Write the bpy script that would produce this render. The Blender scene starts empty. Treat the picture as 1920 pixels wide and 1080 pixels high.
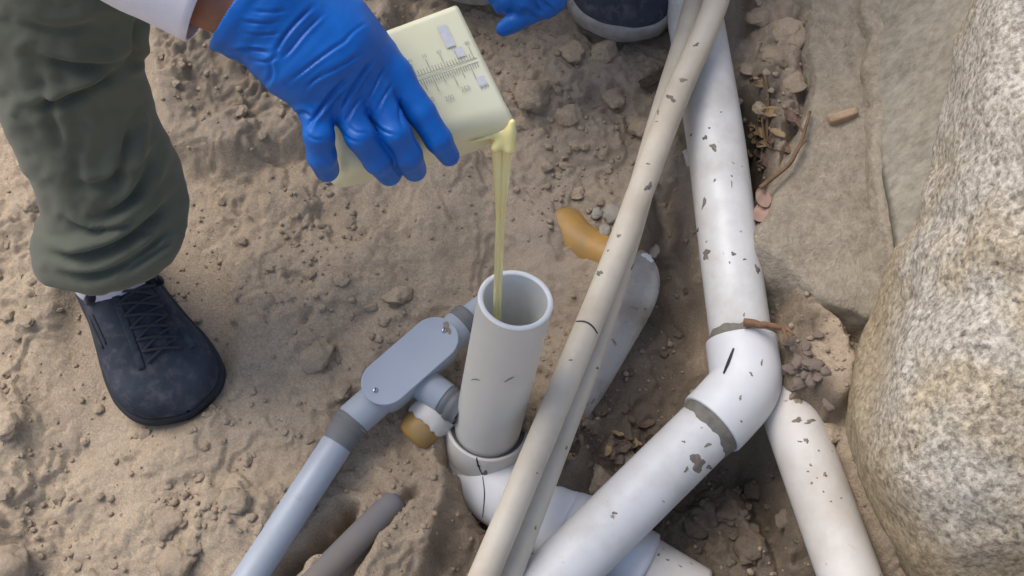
import bpy, math, random
import numpy as np
from mathutils import Matrix, Vector
from mathutils.bvhtree import BVHTree

random.seed(7)
rng = np.random.default_rng(7)
sc = bpy.context.scene
col = sc.collection

# ------------------------------------------------------------------ camera, sky, sun, exposure
HFOV = math.radians(45.0)
PITCH = math.radians(57.0)                       # below the horizon
CAM = np.array([0.0, -0.757, 1.166])
cd = bpy.data.cameras.new('camera')
cd.angle = HFOV
cd.clip_start = 0.02
cd.clip_end = 500
cam = bpy.data.objects.new('camera', cd)
col.objects.link(cam)
cam.location = CAM
cam.rotation_euler = (math.pi / 2 - PITCH, 0, 0)
sc.camera = cam

SUN_EL, SUN_AZ = math.radians(58), math.radians(-62)     # azimuth from +Y towards +X
w = bpy.data.worlds.new('World')
sc.world = w
w.use_nodes = True
nt = w.node_tree
nt.nodes.clear()
sky = nt.nodes.new('ShaderNodeTexSky')
sky.sky_type = 'NISHITA'
sky.sun_disc = False
sky.sun_elevation = SUN_EL
sky.sun_rotation = SUN_AZ
sky.air_density = 1.0
sky.dust_density = 4.0
sky.ozone_density = 1.0
bg = nt.nodes.new('ShaderNodeBackground')
bg.inputs['Strength'].default_value = 0.10
wo = nt.nodes.new('ShaderNodeOutputWorld')
nt.links.new(sky.outputs[0], bg.inputs[0])
nt.links.new(bg.outputs[0], wo.inputs[0])

sd = bpy.data.lights.new('sun', 'SUN')
sd.energy = 1.25
sd.angle = math.radians(40)
sd.color = (1.0, 0.97, 0.93)
sun = bpy.data.objects.new('sun', sd)
col.objects.link(sun)
sdir = Vector((math.sin(SUN_AZ) * math.cos(SUN_EL), math.cos(SUN_AZ) * math.cos(SUN_EL), math.sin(SUN_EL)))
sun.rotation_euler = sdir.to_track_quat('Z', 'Y').to_euler()
sun.location = (0, 0, 3)

sc.view_settings.view_transform = 'Standard'
sc.view_settings.look = 'None'
sc.view_settings.gamma = 1.0
sc.view_settings.exposure = 0.72
sc.render.engine = 'CYCLES'
sc.cycles.use_denoising = True
sc.cycles.max_bounces = 8

# ------------------------------------------------------------------ photograph pixel -> place
FPX = 960 / math.tan(HFOV / 2)
SLOPE = 0.15                                      # the dug ground rises away from the camera
FW = np.array([0, math.cos(PITCH), -math.sin(PITCH)])
UPC = np.array([0, math.sin(PITCH), math.cos(PITCH)])
RT = np.array([1.0, 0, 0])


def ray(x, y):
    return FW + RT * ((x - 960) / FPX) + UPC * ((540 - y) / FPX)


def D(x, y, d):
    return CAM + ray(x, y) * d


def G(x, y, off=0.0):
    r = ray(x, y)
    t = (SLOPE * CAM[1] + off - CAM[2]) / (r[2] - SLOPE * r[1])
    return CAM + r * t


def at_y(x, y, Y):
    r = ray(x, y)
    return CAM + r * ((Y - CAM[1]) / r[1])


def depth(p):
    return (np.asarray(p) - CAM) @ FW


def proj(P):
    P = np.asarray(P) - CAM
    d = P @ FW
    return 960 + FPX * (P @ RT) / d, 540 - FPX * (P @ UPC) / d


# ------------------------------------------------------------------ noise
def vnoise(x, y, seed, z=None):
    """smooth value noise -1..1"""
    def h(i, j, k):
        n = (i * 374761393 + j * 668265263 + k * 2147483647 + seed * 974634777) & 0xffffffff
        n = ((n ^ (n >> 13)) * 1274126177) & 0xffffffff
        return ((n ^ (n >> 16)) & 0xffff) / 32767.5 - 1
    xi, yi = np.floor(x).astype(np.int64), np.floor(y).astype(np.int64)
    fx, fy = x - xi, y - yi
    ux, uy = fx * fx * (3 - 2 * fx), fy * fy * (3 - 2 * fy)

    def plane(k):
        a, b, c, d = h(xi, yi, k), h(xi + 1, yi, k), h(xi, yi + 1, k), h(xi + 1, yi + 1, k)
        return (a * (1 - ux) + b * ux) * (1 - uy) + (c * (1 - ux) + d * ux) * uy
    if z is None:
        return plane(0)
    zi = np.floor(z).astype(np.int64)
    fz = z - zi
    uz = fz * fz * (3 - 2 * fz)
    return plane(zi) * (1 - uz) + plane(zi + 1) * uz


def fbm(x, y, seed, octv=4, z=None, gain=0.5):
    s, a = 0, 1
    for o in range(octv):
        s = s + a * vnoise(x * 2 ** o + 17.3 * o, y * 2 ** o - 9.1 * o, seed + o, None if z is None else z * 2 ** o)
        a *= gain
    return s


def lumps(x, y, cell, seed, keep=0.6):
    """rounded clods 0..1 from jittered cells"""
    x, y = x / cell, y / cell
    xi, yi = np.floor(x).astype(np.int64), np.floor(y).astype(np.int64)
    out = np.zeros_like(x)

    def h(i, j, k):
        n = (i * 374761393 + j * 668265263 + (seed * 31 + k) * 97463477) & 0xffffffff
        n = ((n ^ (n >> 13)) * 1274126177) & 0xffffffff
        return ((n ^ (n >> 16)) & 0xffff) / 65535.0
    for di in (-1, 0, 1):
        for dj in (-1, 0, 1):
            i, j = xi + di, yi + dj
            px, py = i + h(i, j, 1), j + h(i, j, 2)
            r = 0.25 + 0.45 * h(i, j, 3)
            on = h(i, j, 4) < keep
            ang = h(i, j, 5) * 3.14
            dx, dy = x - px, y - py
            a = dx * np.cos(ang) + dy * np.sin(ang)
            b = (-dx * np.sin(ang) + dy * np.cos(ang)) * 1.4
            q = 1 - (a * a + b * b) / (r * r)
            out = np.maximum(out, np.where(on & (q > 0), np.sqrt(np.maximum(q, 0)) * r, 0))
    return out


def poly_sd(x, y, poly):
    """signed distance to a polygon, inside negative"""
    poly = np.asarray(poly, float)
    d = np.full(np.shape(x), 1e9)
    inside = np.zeros(np.shape(x), bool)
    n = len(poly)
    for i in range(n):
        ax, ay = poly[i]
        bx, by = poly[(i + 1) % n]
        ex, ey = bx - ax, by - ay
        t = np.clip(((x - ax) * ex + (y - ay) * ey) / (ex * ex + ey * ey + 1e-12), 0, 1)
        d = np.minimum(d, np.hypot(x - ax - t * ex, y - ay - t * ey))
        if ay != by:
            c = ((ay > y) != (by > y)) & (x < (bx - ax) * (y - ay) / (by - ay) + ax)
            inside ^= c
    return np.where(inside, -d, d)


def line_sd(x, y, pts):
    """distance and side-signed distance to an open polyline"""
    pts = np.asarray(pts, float)
    d = np.full(np.shape(x), 1e9)
    s = np.zeros(np.shape(x))
    for (ax, ay), (bx, by) in zip(pts[:-1], pts[1:]):
        ex, ey = bx - ax, by - ay
        t = np.clip(((x - ax) * ex + (y - ay) * ey) / (ex * ex + ey * ey + 1e-12), 0, 1)
        dd = np.hypot(x - ax - t * ex, y - ay - t * ey)
        sg = np.sign((x - ax) * ey - (y - ay) * ex)
        s = np.where(dd < d, sg, s)
        d = np.minimum(d, dd)
    return d, s


def sstep(e0, e1, x):
    t = np.clip((x - e0) / (e1 - e0), 0, 1)
    return t * t * (3 - 2 * t)


# ------------------------------------------------------------------ meshes
def mesh(name, verts, faces, mat, parent=None, smooth=True, loc=None):
    me = bpy.data.meshes.new(name)
    v = np.asarray(verts, float)
    if loc is not None:
        v = v - np.asarray(loc)
    if isinstance(faces, np.ndarray):
        faces = faces.tolist()
    me.from_pydata(v.tolist(), [], faces)
    me.validate()
    me.update()
    if smooth:
        me.polygons.foreach_set('use_smooth', [True] * len(me.polygons))
    me.materials.append(mat)
    o = bpy.data.objects.new(name, me)
    col.objects.link(o)
    if loc is not None:
        o.location = loc
    if parent is not None:
        o.parent = parent
        if parent.parent is None:                     # parts' own world matrices are the identity
            o.matrix_parent_inverse = Matrix.Translation(parent.location).inverted()
    return o


def thing(name, label, cat, loc, group=None):
    o = bpy.data.objects.new(name, None)
    o.empty_display_size = 0.03
    col.objects.link(o)
    o.location = loc
    return tag(o, label, cat, group)


def tag(o, label, cat, group=None):
    o['label'] = label
    o['category'] = cat
    if group:
        o['group'] = group
    return o


def unit(v):
    v = np.asarray(v, float)
    return v / np.linalg.norm(v)


def resample(pts, n):
    pts = np.asarray(pts, float)
    s = np.concatenate([[0], np.cumsum(np.linalg.norm(np.diff(pts, axis=0), axis=1))])
    t = np.linspace(0, s[-1], n)
    return np.stack([np.interp(t, s, pts[:, i]) for i in range(pts.shape[1])], 1)


def smooth_path(pts, n, it=3):
    p = np.asarray(pts, float)
    for _ in range(it):
        q = [p[0]]
        for a, b in zip(p[:-1], p[1:]):
            q += [a * .75 + b * .25, a * .25 + b * .75]
        q.append(p[-1])
        p = np.array(q)
    return resample(p, n)


def frames(pts):
    pts = np.asarray(pts, float)
    T = np.gradient(pts, axis=0)
    T /= np.linalg.norm(T, axis=1)[:, None]
    ref = np.array([0, 0, 1.0]) if abs(T[0][2]) < 0.9 else np.array([1.0, 0, 0])
    N = [unit(np.cross(np.cross(T[0], ref), T[0]))]
    for i in range(1, len(pts)):
        n = N[-1] - T[i] * (N[-1] @ T[i])
        N.append(unit(n))
    N = np.array(N)
    return T, N, np.cross(T, N)


def tube(pts, rad, seg=32, cap=True, wob=0.0, seed=0, flat=1.0):
    pts = np.asarray(pts, float)
    n = len(pts)
    rad = np.broadcast_to(np.asarray(rad, float), (n,))
    T, N, B = frames(pts)
    a = np.linspace(0, 2 * math.pi, seg, endpoint=False)
    V = pts[:, None] + rad[:, None, None] * (np.cos(a)[None, :, None] * N[:, None] * flat + np.sin(a)[None, :, None] * B[:, None])
    if wob:
        f = fbm(V[..., 0] * 9 + seed, V[..., 1] * 9, 3 + seed, 2, V[..., 2] * 9)
        V += (V - pts[:, None]) / rad[:, None, None] * f[..., None] * wob
    V = V.reshape(-1, 3)
    F = []
    for i in range(n - 1):
        for j in range(seg):
            k = (j + 1) % seg
            F.append((i * seg + j, i * seg + k, (i + 1) * seg + k, (i + 1) * seg + j))
    if cap:
        F.append(tuple(range(seg - 1, -1, -1)))
        F.append(tuple(range((n - 1) * seg, n * seg)))
    return V, F


def join(parts):
    V, F, o = [], [], 0
    for v, f in parts:
        V.append(np.asarray(v))
        F += [tuple(int(i) + o for i in q) for q in f]
        o += len(v)
    return np.concatenate(V), F


def ring_profile(c, axis, prof, seg=40):
    """lathe: prof = [(r, s)] along axis from c"""
    axis = unit(axis)
    ref = np.array([0, 0, 1.0]) if abs(axis[2]) < .9 else np.array([1.0, 0, 0])
    n = unit(np.cross(axis, ref))
    b = np.cross(axis, n)
    a = np.linspace(0, 2 * math.pi, seg, endpoint=False)
    V, F = [], []
    for r, s in prof:
        V.append(c + axis * s + r * (np.cos(a)[:, None] * n + np.sin(a)[:, None] * b))
    V = np.concatenate(V)
    for i in range(len(prof) - 1):
        for j in range(seg):
            k = (j + 1) % seg
            F.append((i * seg + j, i * seg + k, (i + 1) * seg + k, (i + 1) * seg + j))
    return V, F


def box(c, ex, ey, ez):
    c, ex, ey, ez = map(np.asarray, (c, ex, ey, ez))
    V = [c + sx * ex + sy * ey + sz * ez for sz in (-1, 1) for sx, sy in ((-1, -1), (1, -1), (1, 1), (-1, 1))]
    return np.array(V), [(3, 2, 1, 0), (4, 5, 6, 7), (0, 1, 5, 4), (1, 2, 6, 5), (2, 3, 7, 6), (3, 0, 4, 7)]


def surfnet(f, lo, hi, h):
    """surface of f = 0 as a quad mesh (naive surface nets)"""
    lo, hi = np.asarray(lo), np.asarray(hi)
    n = np.ceil((hi - lo) / h).astype(int) + 1
    ax = [lo[i] + h * np.arange(n[i]) for i in range(3)]
    X, Y, Z = np.meshgrid(*ax, indexing='ij')
    v = f(X, Y, Z)
    S = np.zeros(tuple(n - 1) + (3,))
    Cn = np.zeros(tuple(n - 1))
    idx = np.stack(np.meshgrid(*[np.arange(k) for k in n], indexing='ij'), -1).astype(float)
    quads = []
    for a in range(3):
        s0 = [slice(None)] * 3
        s1 = [slice(None)] * 3
        s0[a], s1[a] = slice(0, -1), slice(1, None)
        v0, v1 = v[tuple(s0)], v[tuple(s1)]
        cr = (v0 < 0) != (v1 < 0)
        I = np.argwhere(cr)
        t = v0[cr] / (v0[cr] - v1[cr])
        P = I.astype(float)
        P[:, a] += t
        b, c = (a + 1) % 3, (a + 2) % 3
        cells = []
        for db, dc in ((0, 0), (-1, 0), (-1, -1), (0, -1)):
            J = I.copy()
            J[:, b] += db
            J[:, c] += dc
            cells.append(J)
        ok = np.ones(len(I), bool)
        for J in cells:
            ok &= (J >= 0).all(1) & (J < n - 1).all(1)
        for J in cells:
            Jk = J[ok]
            np.add.at(S, (Jk[:, 0], Jk[:, 1], Jk[:, 2]), P[ok])
            np.add.at(Cn, (Jk[:, 0], Jk[:, 1], Jk[:, 2]), 1)
        inside0 = (v0[cr] < 0)[ok]
        q = np.stack([np.ravel_multi_index(J[ok].T, tuple(n - 1)) for J in cells], 1)
        quads.append(np.where(inside0[:, None], q, q[:, ::-1]))
    q = np.concatenate(quads)
    m = Cn.ravel() > 0
    remap = -np.ones(m.size, int)
    remap[m] = np.arange(m.sum())
    V = (S.reshape(-1, 3)[m] / Cn.ravel()[m][:, None]) * h + lo
    return V, remap[q]


def relax(V, Fq, it=3, lam=0.5):
    Fq = np.asarray(Fq)
    for _ in range(it):
        A = np.zeros_like(V)
        c = np.zeros(len(V))
        for i in range(4):
            for j in ((i + 1) % 4, (i + 3) % 4):
                np.add.at(A, Fq[:, i], V[Fq[:, j]])
                np.add.at(c, Fq[:, i], 1)
        V = V + lam * (A / c[:, None] - V)
    return V


def vnormals(V, F):
    F = np.asarray(F)
    fn = np.cross(V[F[:, 2]] - V[F[:, 0]], V[F[:, 3]] - V[F[:, 1]])
    N = np.zeros_like(V)
    for i in range(4):
        np.add.at(N, F[:, i], fn)
    return N / (np.linalg.norm(N, axis=1)[:, None] + 1e-12)


def capsule_sd(p, a, b, ra, rb):
    a, b = np.asarray(a), np.asarray(b)
    e = b - a
    t = np.clip(sum((p[i] - a[i]) * e[i] for i in range(3)) / (e @ e + 1e-12), 0, 1)
    return np.sqrt(sum((p[i] - a[i] - t * e[i]) ** 2 for i in range(3))) - (ra + (rb - ra) * t)


def smin(a, b, k):
    hh = np.maximum(k - np.abs(a - b), 0) / k
    return np.minimum(a, b) - hh * hh * k * 0.25


def creases(V, N, lines):
    """press folds (given as photo-pixel lines: points, depth m, width px, ridge) into a surface"""
    px, py = proj(V)
    facing = sstep(-0.1, 0.35, ((CAM - V) * N).sum(1) / np.linalg.norm(CAM - V, axis=1))
    off = np.zeros(len(V))
    for pts, dep_, wid, rid in lines:
        P = smooth_path(np.asarray(pts, float), 24, 2)
        d, s = line_sd(px, py, P)
        # fade toward the ends
        L = np.linalg.norm(np.diff(P, axis=0), axis=1).sum()
        e = np.minimum(np.hypot(px - P[0][0], py - P[0][1]), np.hypot(px - P[-1][0], py - P[-1][1]))
        fade = sstep(0, L * 0.3, e + wid * .5)
        sd_ = d * s
        off += fade * (-dep_ * np.exp(-(d / wid) ** 2) + rid * dep_ * np.exp(-((sd_ - 1.9 * wid) / (1.5 * wid)) ** 2)
                       + 0.35 * rid * dep_ * np.exp(-((sd_ + 2.2 * wid) / (1.8 * wid)) ** 2))
    return V + N * (off * facing)[:, None]


def bvh(V, F):
    return BVHTree.FromPolygons([tuple(v) for v in np.asarray(V)], [tuple(int(i) for i in f) for f in F])


def hit(tree, x, y, lift=0.0004):
    r = ray(x, y)
    r = r / np.linalg.norm(r)
    p, n, i, d = tree.ray_cast(Vector(CAM), Vector(r))
    if p is None:
        return None
    n = np.array(n)
    if n @ r > 0:
        n = -n
    return np.array(p) + n * lift, n


def blob_on(tree, x, y, rx, ry, ang=0, seed=0, rings=3, seg=22, lift=0.0005):
    """an irregular thin dab lying on a surface where the photo shows it"""
    r0 = np.random.default_rng(seed)
    h0 = hit(tree, x, y, lift)
    if h0 is None:
        return None
    ph = r0.uniform(0, 6.28, 4)
    V, F = [h0[0] + h0[1] * lift], []
    idx = {}
    for k in range(1, rings + 1):
        for j in range(seg):
            a = 2 * math.pi * j / seg
            m = 1 + .28 * math.sin(2 * a + ph[0]) + .22 * math.sin(3 * a + ph[1]) + .16 * math.sin(5 * a + ph[2])
            u, v = rx * m * math.cos(a) * k / rings, ry * m * math.sin(a) * k / rings
            q = hit(tree, x + u * math.cos(ang) - v * math.sin(ang), y + u * math.sin(ang) + v * math.cos(ang),
                    lift if k < rings else -0.0002)
            if q is not None and np.linalg.norm(q[0] - h0[0]) < 0.06:
                idx[k, j] = len(V)
                V.append(q[0])
    for j in range(seg):
        k2 = (j + 1) % seg
        if (1, j) in idx and (1, k2) in idx:
            F.append((0, idx[1, k2], idx[1, j]))
        for k in range(1, rings):
            c = [(k, j), (k, k2), (k + 1, k2), (k + 1, j)]
            if all(q in idx for q in c):
                F.append(tuple(idx[q] for q in c))
    return (np.array(V), F) if F else None


def stroke_on(tree, pts, wid, lift=0.0005, n=20):
    P = smooth_path(np.asarray(pts, float), n, 2)
    T = np.gradient(P, axis=0)
    T /= np.linalg.norm(T, axis=1)[:, None]
    V, F = [], []
    last = False
    for i, (p, t) in enumerate(zip(P, T)):
        ww = wid * (0.55 + 0.45 * math.sin(math.pi * min(1, (i + .5) / n)))
        a = hit(tree, p[0] - t[1] * ww, p[1] + t[0] * ww, lift)
        b = hit(tree, p[0] + t[1] * ww, p[1] - t[0] * ww, lift)
        if a is None or b is None:
            last = False
            continue
        V += [a[0], b[0]]
        if last:
            m = len(V)
            F.append((m - 4, m - 3, m - 1, m - 2))
        last = True
    return (np.array(V), F) if F else None


# ------------------------------------------------------------------ materials
def srgb(r, g, b):
    f = lambda c: (c / 255 / 12.92) if c / 255 <= 0.04045 else ((c / 255 + 0.055) / 1.055) ** 2.4
    return (f(r), f(g), f(b), 1)


class M:
    def __init__(s, name, rough=0.8):
        s.m = bpy.data.materials.new(name)
        s.m.use_nodes = True
        s.t = s.m.node_tree
        s.b = s.t.nodes['Principled BSDF']
        s.b.inputs['Roughness'].default_value = rough
        s.tc = s.n('ShaderNodeTexCoord')
        s.co = s.tc.outputs['Object']

    def n(s, kind, **kw):
        x = s.t.nodes.new(kind)
        for k, v in kw.items():
            setattr(x, k, v)
        return x

    def L(s, a, b):
        s.t.links.new(a, b)

    def noise(s, scale, detail=4, rough=0.55, vec=None, dist=0.0, seed=0.0):
        x = s.n('ShaderNodeTexNoise')
        x.noise_dimensions = '4D'
        x.inputs['W'].default_value = seed
        x.inputs['Scale'].default_value = scale
        x.inputs['Detail'].default_value = detail
        x.inputs['Roughness'].default_value = rough
        x.inputs['Distortion'].default_value = dist
        s.L(vec or s.co, x.inputs['Vector'])
        return x.outputs['Fac']

    def voro(s, scale, feature='F1', out='Distance', vec=None):
        x = s.n('ShaderNodeTexVoronoi', feature=feature)
        x.inputs['Scale'].default_value = scale
        s.L(vec or s.co, x.inputs['Vector'])
        return x.outputs[out]

    def ramp(s, fac, stops, interp='LINEAR'):
        x = s.n('ShaderNodeValToRGB')
        x.color_ramp.interpolation = interp
        e = x.color_ramp.elements
        while len(e) < len(stops):
            e.new(0.5)
        for q, (p, c) in zip(e, stops):
            q.position = p
            q.color = c if len(c) == 4 else (*c, 1)
        s.L(fac, x.inputs['Fac'])
        return x.outputs['Color']

    def val(s, fac, lo, hi, a=0.0, b=1.0):
        x = s.n('ShaderNodeMapRange')
        x.interpolation_type = 'SMOOTHSTEP'
        for k, v in zip(('From Min', 'From Max', 'To Min', 'To Max'), (lo, hi, a, b)):
            x.inputs[k].default_value = v
        s.L(fac, x.inputs['Value'])
        return x.outputs['Result']

    def mix(s, fac, a, b, mode='MIX'):
        x = s.n('ShaderNodeMix', data_type='RGBA', blend_type=mode)
        for inp, v in ((x.inputs[0], fac), (x.inputs[6], a), (x.inputs[7], b)):
            if hasattr(v, 'is_output'):
                s.L(v, inp)
            else:
                inp.default_value = v
        return x.outputs[2]

    def math(s, op, a, b):
        x = s.n('ShaderNodeMath', operation=op)
        for inp, v in zip(x.inputs, (a, b)):
            if hasattr(v, 'is_output'):
                s.L(v, inp)
            else:
                inp.default_value = v
        return x.outputs[0]

    def color(s, c):
        if hasattr(c, 'is_output'):
            s.L(c, s.b.inputs['Base Color'])
        else:
            s.b.inputs['Base Color'].default_value = c

    def bump(s, h, strength=0.3, dist=0.002):
        x = s.n('ShaderNodeBump')
        x.inputs['Strength'].default_value = strength
        x.inputs['Distance'].default_value = dist
        s.L(h, x.inputs['Height'])
        s.L(x.outputs[0], s.b.inputs['Normal'])
        return x


def mat_soil(name, loose=False, shaded_damp=False):
    m = M(name, 0.95)
    if loose:                                     # clods share unit meshes: use world-size coordinates
        geo = m.n('ShaderNodeNewGeometry')
        m.co = geo.outputs['Position']
    big = m.noise(6, 5, .6)
    mid = m.noise(42, 6, .68, seed=3)
    fine = m.noise(330, 5, .75, seed=5)
    grain = m.noise(900, 3, .7, seed=8)
    c1 = m.ramp(big, [(0.3, srgb(148, 131, 111)), (0.5, srgb(168, 151, 130)), (0.7, srgb(180, 166, 147))])
    c2 = m.ramp(mid, [(0.28, srgb(118, 103, 88)), (0.5, srgb(170, 153, 132)), (0.74, srgb(186, 172, 153))])
    c = m.mix(0.5, c1, c2)
    c = m.mix(.42, c, m.ramp(fine, [(0.32, srgb(104, 90, 76)), (0.5, srgb(162, 146, 127)), (0.68, srgb(206, 193, 175))]))
    c = m.mix(.25, c, m.ramp(grain, [(0.35, srgb(96, 84, 72)), (0.65, srgb(206, 195, 178))]))
    spk = m.voro(150)
    c = m.mix(m.val(spk, .10, .05, 0, .8), c, srgb(204, 195, 180))
    if not loose:
        at = m.n('ShaderNodeAttribute', attribute_name='damp_shade')
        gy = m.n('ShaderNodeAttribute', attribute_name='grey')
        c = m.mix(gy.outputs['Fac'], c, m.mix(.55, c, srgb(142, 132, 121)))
        c = m.mix(at.outputs['Fac'], c, m.mix(1.0, c, (.40, .395, .40, 1), 'MULTIPLY'))  # darkens the colour for damp soil and for trench shade
    else:
        oi = m.n('ShaderNodeObjectInfo')
        c = m.mix(m.math('MULTIPLY', oi.outputs['Random'], .5), c, srgb(140, 127, 112))
    if shaded_damp:
        c = m.mix(1.0, c, (.46, .45, .45, 1), 'MULTIPLY')  # trench clods: damp tone with the trench's shade painted in
    hs = m.n('ShaderNodeHueSaturation')
    hs.inputs['Saturation'].default_value = 1.08
    hs.inputs['Value'].default_value = 1.22
    m.L(c, hs.inputs['Color'])
    m.color(hs.outputs[0])
    h = m.math('ADD', m.math('ADD', m.math('MULTIPLY', mid, .5), m.math('MULTIPLY', fine, .45)), m.math('MULTIPLY', grain, .16))
    m.bump(h, .8, .006)
    m.b.inputs['Specular IOR Level'].default_value = .12
    return m.m


def mat_pipe(name, c, dirt, amount=0.5, rough=0.38, scale=1.0, dusty=0.25):
    """plastic with dust film and mud flecks"""
    m = M(name, rough)
    film = m.noise(14 * scale, 5, .6, seed=1.7)
    flecks = m.noise(85 * scale, 3, .5, seed=4.1)
    scr = m.noise(30 * scale, 8, .7, dist=1.2, seed=9)
    base = m.mix(m.val(film, .42, .72, 0, dusty), c, dirt)
    base = m.mix(m.val(scr, .62, .7, 0, .35), base, dirt)
    t = 0.86 - 0.2 * amount
    base = m.mix(m.val(flecks, t - .06, t, 0, .9), base, m.mix(.5, dirt, srgb(105, 92, 80)))
    geo = m.n('ShaderNodeNewGeometry')
    sx = m.n('ShaderNodeSeparateXYZ')
    m.L(geo.outputs['Normal'], sx.inputs[0])
    settled = m.math('MULTIPLY', m.val(sx.outputs[2], .55, 1.0), m.val(m.noise(24 * scale, 7, .7, seed=12), .42, .66, 0, dusty * .8))
    base = m.mix(settled, base, m.mix(.5, dirt, c))
    m.color(base)
    m.L(m.val(film, .35, .7, rough, min(1, rough + .3)), m.b.inputs['Roughness'])
    m.bump(m.math('ADD', film, m.math('MULTIPLY', scr, .4)), .12, .002)
    return m.m


def mat_plain(name, c, rough=.6, var=.12, scale=60, bump=.15, spec=.5, bdist=.001):
    m = M(name, rough)
    f = m.noise(scale, 5, .6)
    dark = tuple(x * (1 - var * 2) for x in c[:3]) + (1,)
    lite = tuple(min(1, x * (1 + var)) for x in c[:3]) + (1,)
    m.color(m.ramp(f, [(.3, dark), (.7, lite)]))
    m.b.inputs['Specular IOR Level'].default_value = spec
    if bump:
        m.bump(f, bump, bdist)
    return m.m


DUST = srgb(150, 134, 116)
MAT = {}
MAT['soil'] = mat_soil('soil')
MAT['clod'] = mat_soil('dry_clod', True)
MAT['clod_damp_shade'] = mat_soil('damp_shade_clod', True, True)
MAT['pvc_white'] = mat_pipe('white_pvc', srgb(220, 221, 221), DUST, .5, .38, dusty=.42)
MAT['pvc_fit'] = mat_pipe('white_pvc_fitting', srgb(226, 228, 231), DUST, .35, .32, dusty=.12)
MAT['pvc_clean'] = mat_pipe('new_grey_white_pvc', srgb(214, 211, 204), srgb(192, 187, 178), .0, .34, dusty=.25)
MAT['pvc_bore'] = mat_plain('pale_bore', srgb(236, 236, 232), .4, .03)
MAT['pvc_rim'] = mat_plain('cut_pvc', srgb(240, 241, 240), .5, .04)
MAT['pvc_cream'] = mat_pipe('cream_pvc', srgb(206, 198, 182), srgb(168, 154, 134), .42, .5, dusty=.5)
MAT['pvc_old'] = mat_pipe('old_dusty_pvc', srgb(214, 210, 204), srgb(172, 160, 142), .55, .5, dusty=.5)
MAT['pvc_dirty'] = mat_pipe('mud_caked_pvc', srgb(184, 181, 176), srgb(142, 131, 117), .8, .75, scale=1.4, dusty=1.0)
MAT['conduit'] = mat_pipe('grey_conduit', srgb(162, 171, 183), srgb(140, 134, 126), .12, .38, dusty=.2)
MAT['plate'] = mat_pipe('grey_plate', srgb(158, 168, 184), srgb(146, 146, 150), .05, .42, dusty=.15)
MAT['glue'] = mat_pipe('dark_glue', srgb(104, 108, 112), srgb(130, 122, 112), .3, .5, dusty=.4)
MAT['cement'] = mat_plain('grey_cement_smear', srgb(126, 122, 114), .9, .18, 90, .4)
MAT['mortar'] = mat_plain('pale_mortar', srgb(168, 162, 152), .95, .2, 60, .5)
MAT['pipe_dark'] = mat_pipe('dust_covered_grey_pipe', srgb(112, 110, 112), srgb(128, 117, 104), .4, .8, dusty=.9)
MAT['mud'] = mat_plain('dried_mud', srgb(138, 130, 121), .95, .2, 120, .4, .1)
MAT['ink'] = mat_plain('dark_marker', srgb(38, 40, 48), .6, .1)
MAT['screw'] = mat_plain('screw_metal', srgb(190, 190, 192), .3, .1)
MAT['screw'].node_tree.nodes['Principled BSDF'].inputs['Metallic'].default_value = .9


def mat_glove():
    m = M('blue_nitrile', .42)
    f = m.noise(45, 4, .6)
    m.color(m.ramp(f, [(.3, srgb(6, 86, 170)), (.7, srgb(16, 103, 193))]))
    cr = m.noise(22, 3, .5, dist=1.5, seed=2)
    m.bump(m.math('ADD', m.math('MULTIPLY', cr, .6), m.math('MULTIPLY', m.noise(150, 3, .6), .08)), .15, .003)
    m.b.inputs['Specular IOR Level'].default_value = .35
    m.b.inputs['Subsurface Weight'].default_value = .08
    m.b.inputs['Subsurface Radius'].default_value = (.002, .003, .006)
    return m.m


MAT['glove'] = mat_glove()


def mat_cloth(name, c, weave=900, rough=.92):
    m = M(name, rough)
    f = m.noise(9, 4, .6)
    g = m.noise(weave, 2, .5)
    d = tuple(x * .82 for x in c[:3]) + (1,)
    l = tuple(min(1, x * 1.12) for x in c[:3]) + (1,)
    m.color(m.mix(.25, m.ramp(f, [(.3, d), (.7, l)]), m.ramp(g, [(.3, d), (.7, l)])))
    m.bump(m.math('ADD', m.math('MULTIPLY', m.noise(30, 3), .8), m.math('MULTIPLY', g, .08)), .25, .004)
    m.b.inputs['Sheen Weight'].default_value = .15
    m.b.inputs['Specular IOR Level'].default_value = .15
    return m.m


MAT['trouser'] = mat_cloth('olive_trouser_cloth', srgb(97, 101, 89))
MAT['shirt'] = mat_cloth('white_shirt_cloth', srgb(228, 228, 240))
MAT['sock'] = mat_cloth('white_sock', srgb(214, 214, 228))
MAT['jeans'] = mat_cloth('dark_trouser_cloth', srgb(60, 62, 68))
MAT['collar'] = mat_cloth('navy_shoe_collar', srgb(26, 28, 46))
MAT['lace'] = mat_plain('dark_lace', srgb(58, 61, 68), .9, .15, 300)


def mat_shoe():
    m = M('dark_slate_suede', .9)
    f = m.noise(26, 5, .6)
    d = m.noise(70, 5, .65, seed=4)
    c = m.ramp(f, [(.3, srgb(54, 59, 68)), (.7, srgb(70, 76, 87))])
    c = m.mix(m.val(d, .46, .7, 0, .55), c, srgb(104, 103, 104))
    m.color(c)
    m.bump(m.noise(400, 3, .6), .25, .001)
    m.b.inputs['Specular IOR Level'].default_value = .1
    return m.m


MAT['shoe'] = mat_shoe()
MAT['sole_dark'] = mat_plain('dark_rubber', srgb(46, 48, 54), .85, .12, 120)
MAT['sole_pale'] = mat_plain('dusty_pale_rubber', srgb(160, 156, 154), .85, .14, 70, .3)
MAT['skin'] = mat_plain('tan_skin', srgb(172, 118, 92), .5, .1, 40, .2)


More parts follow.
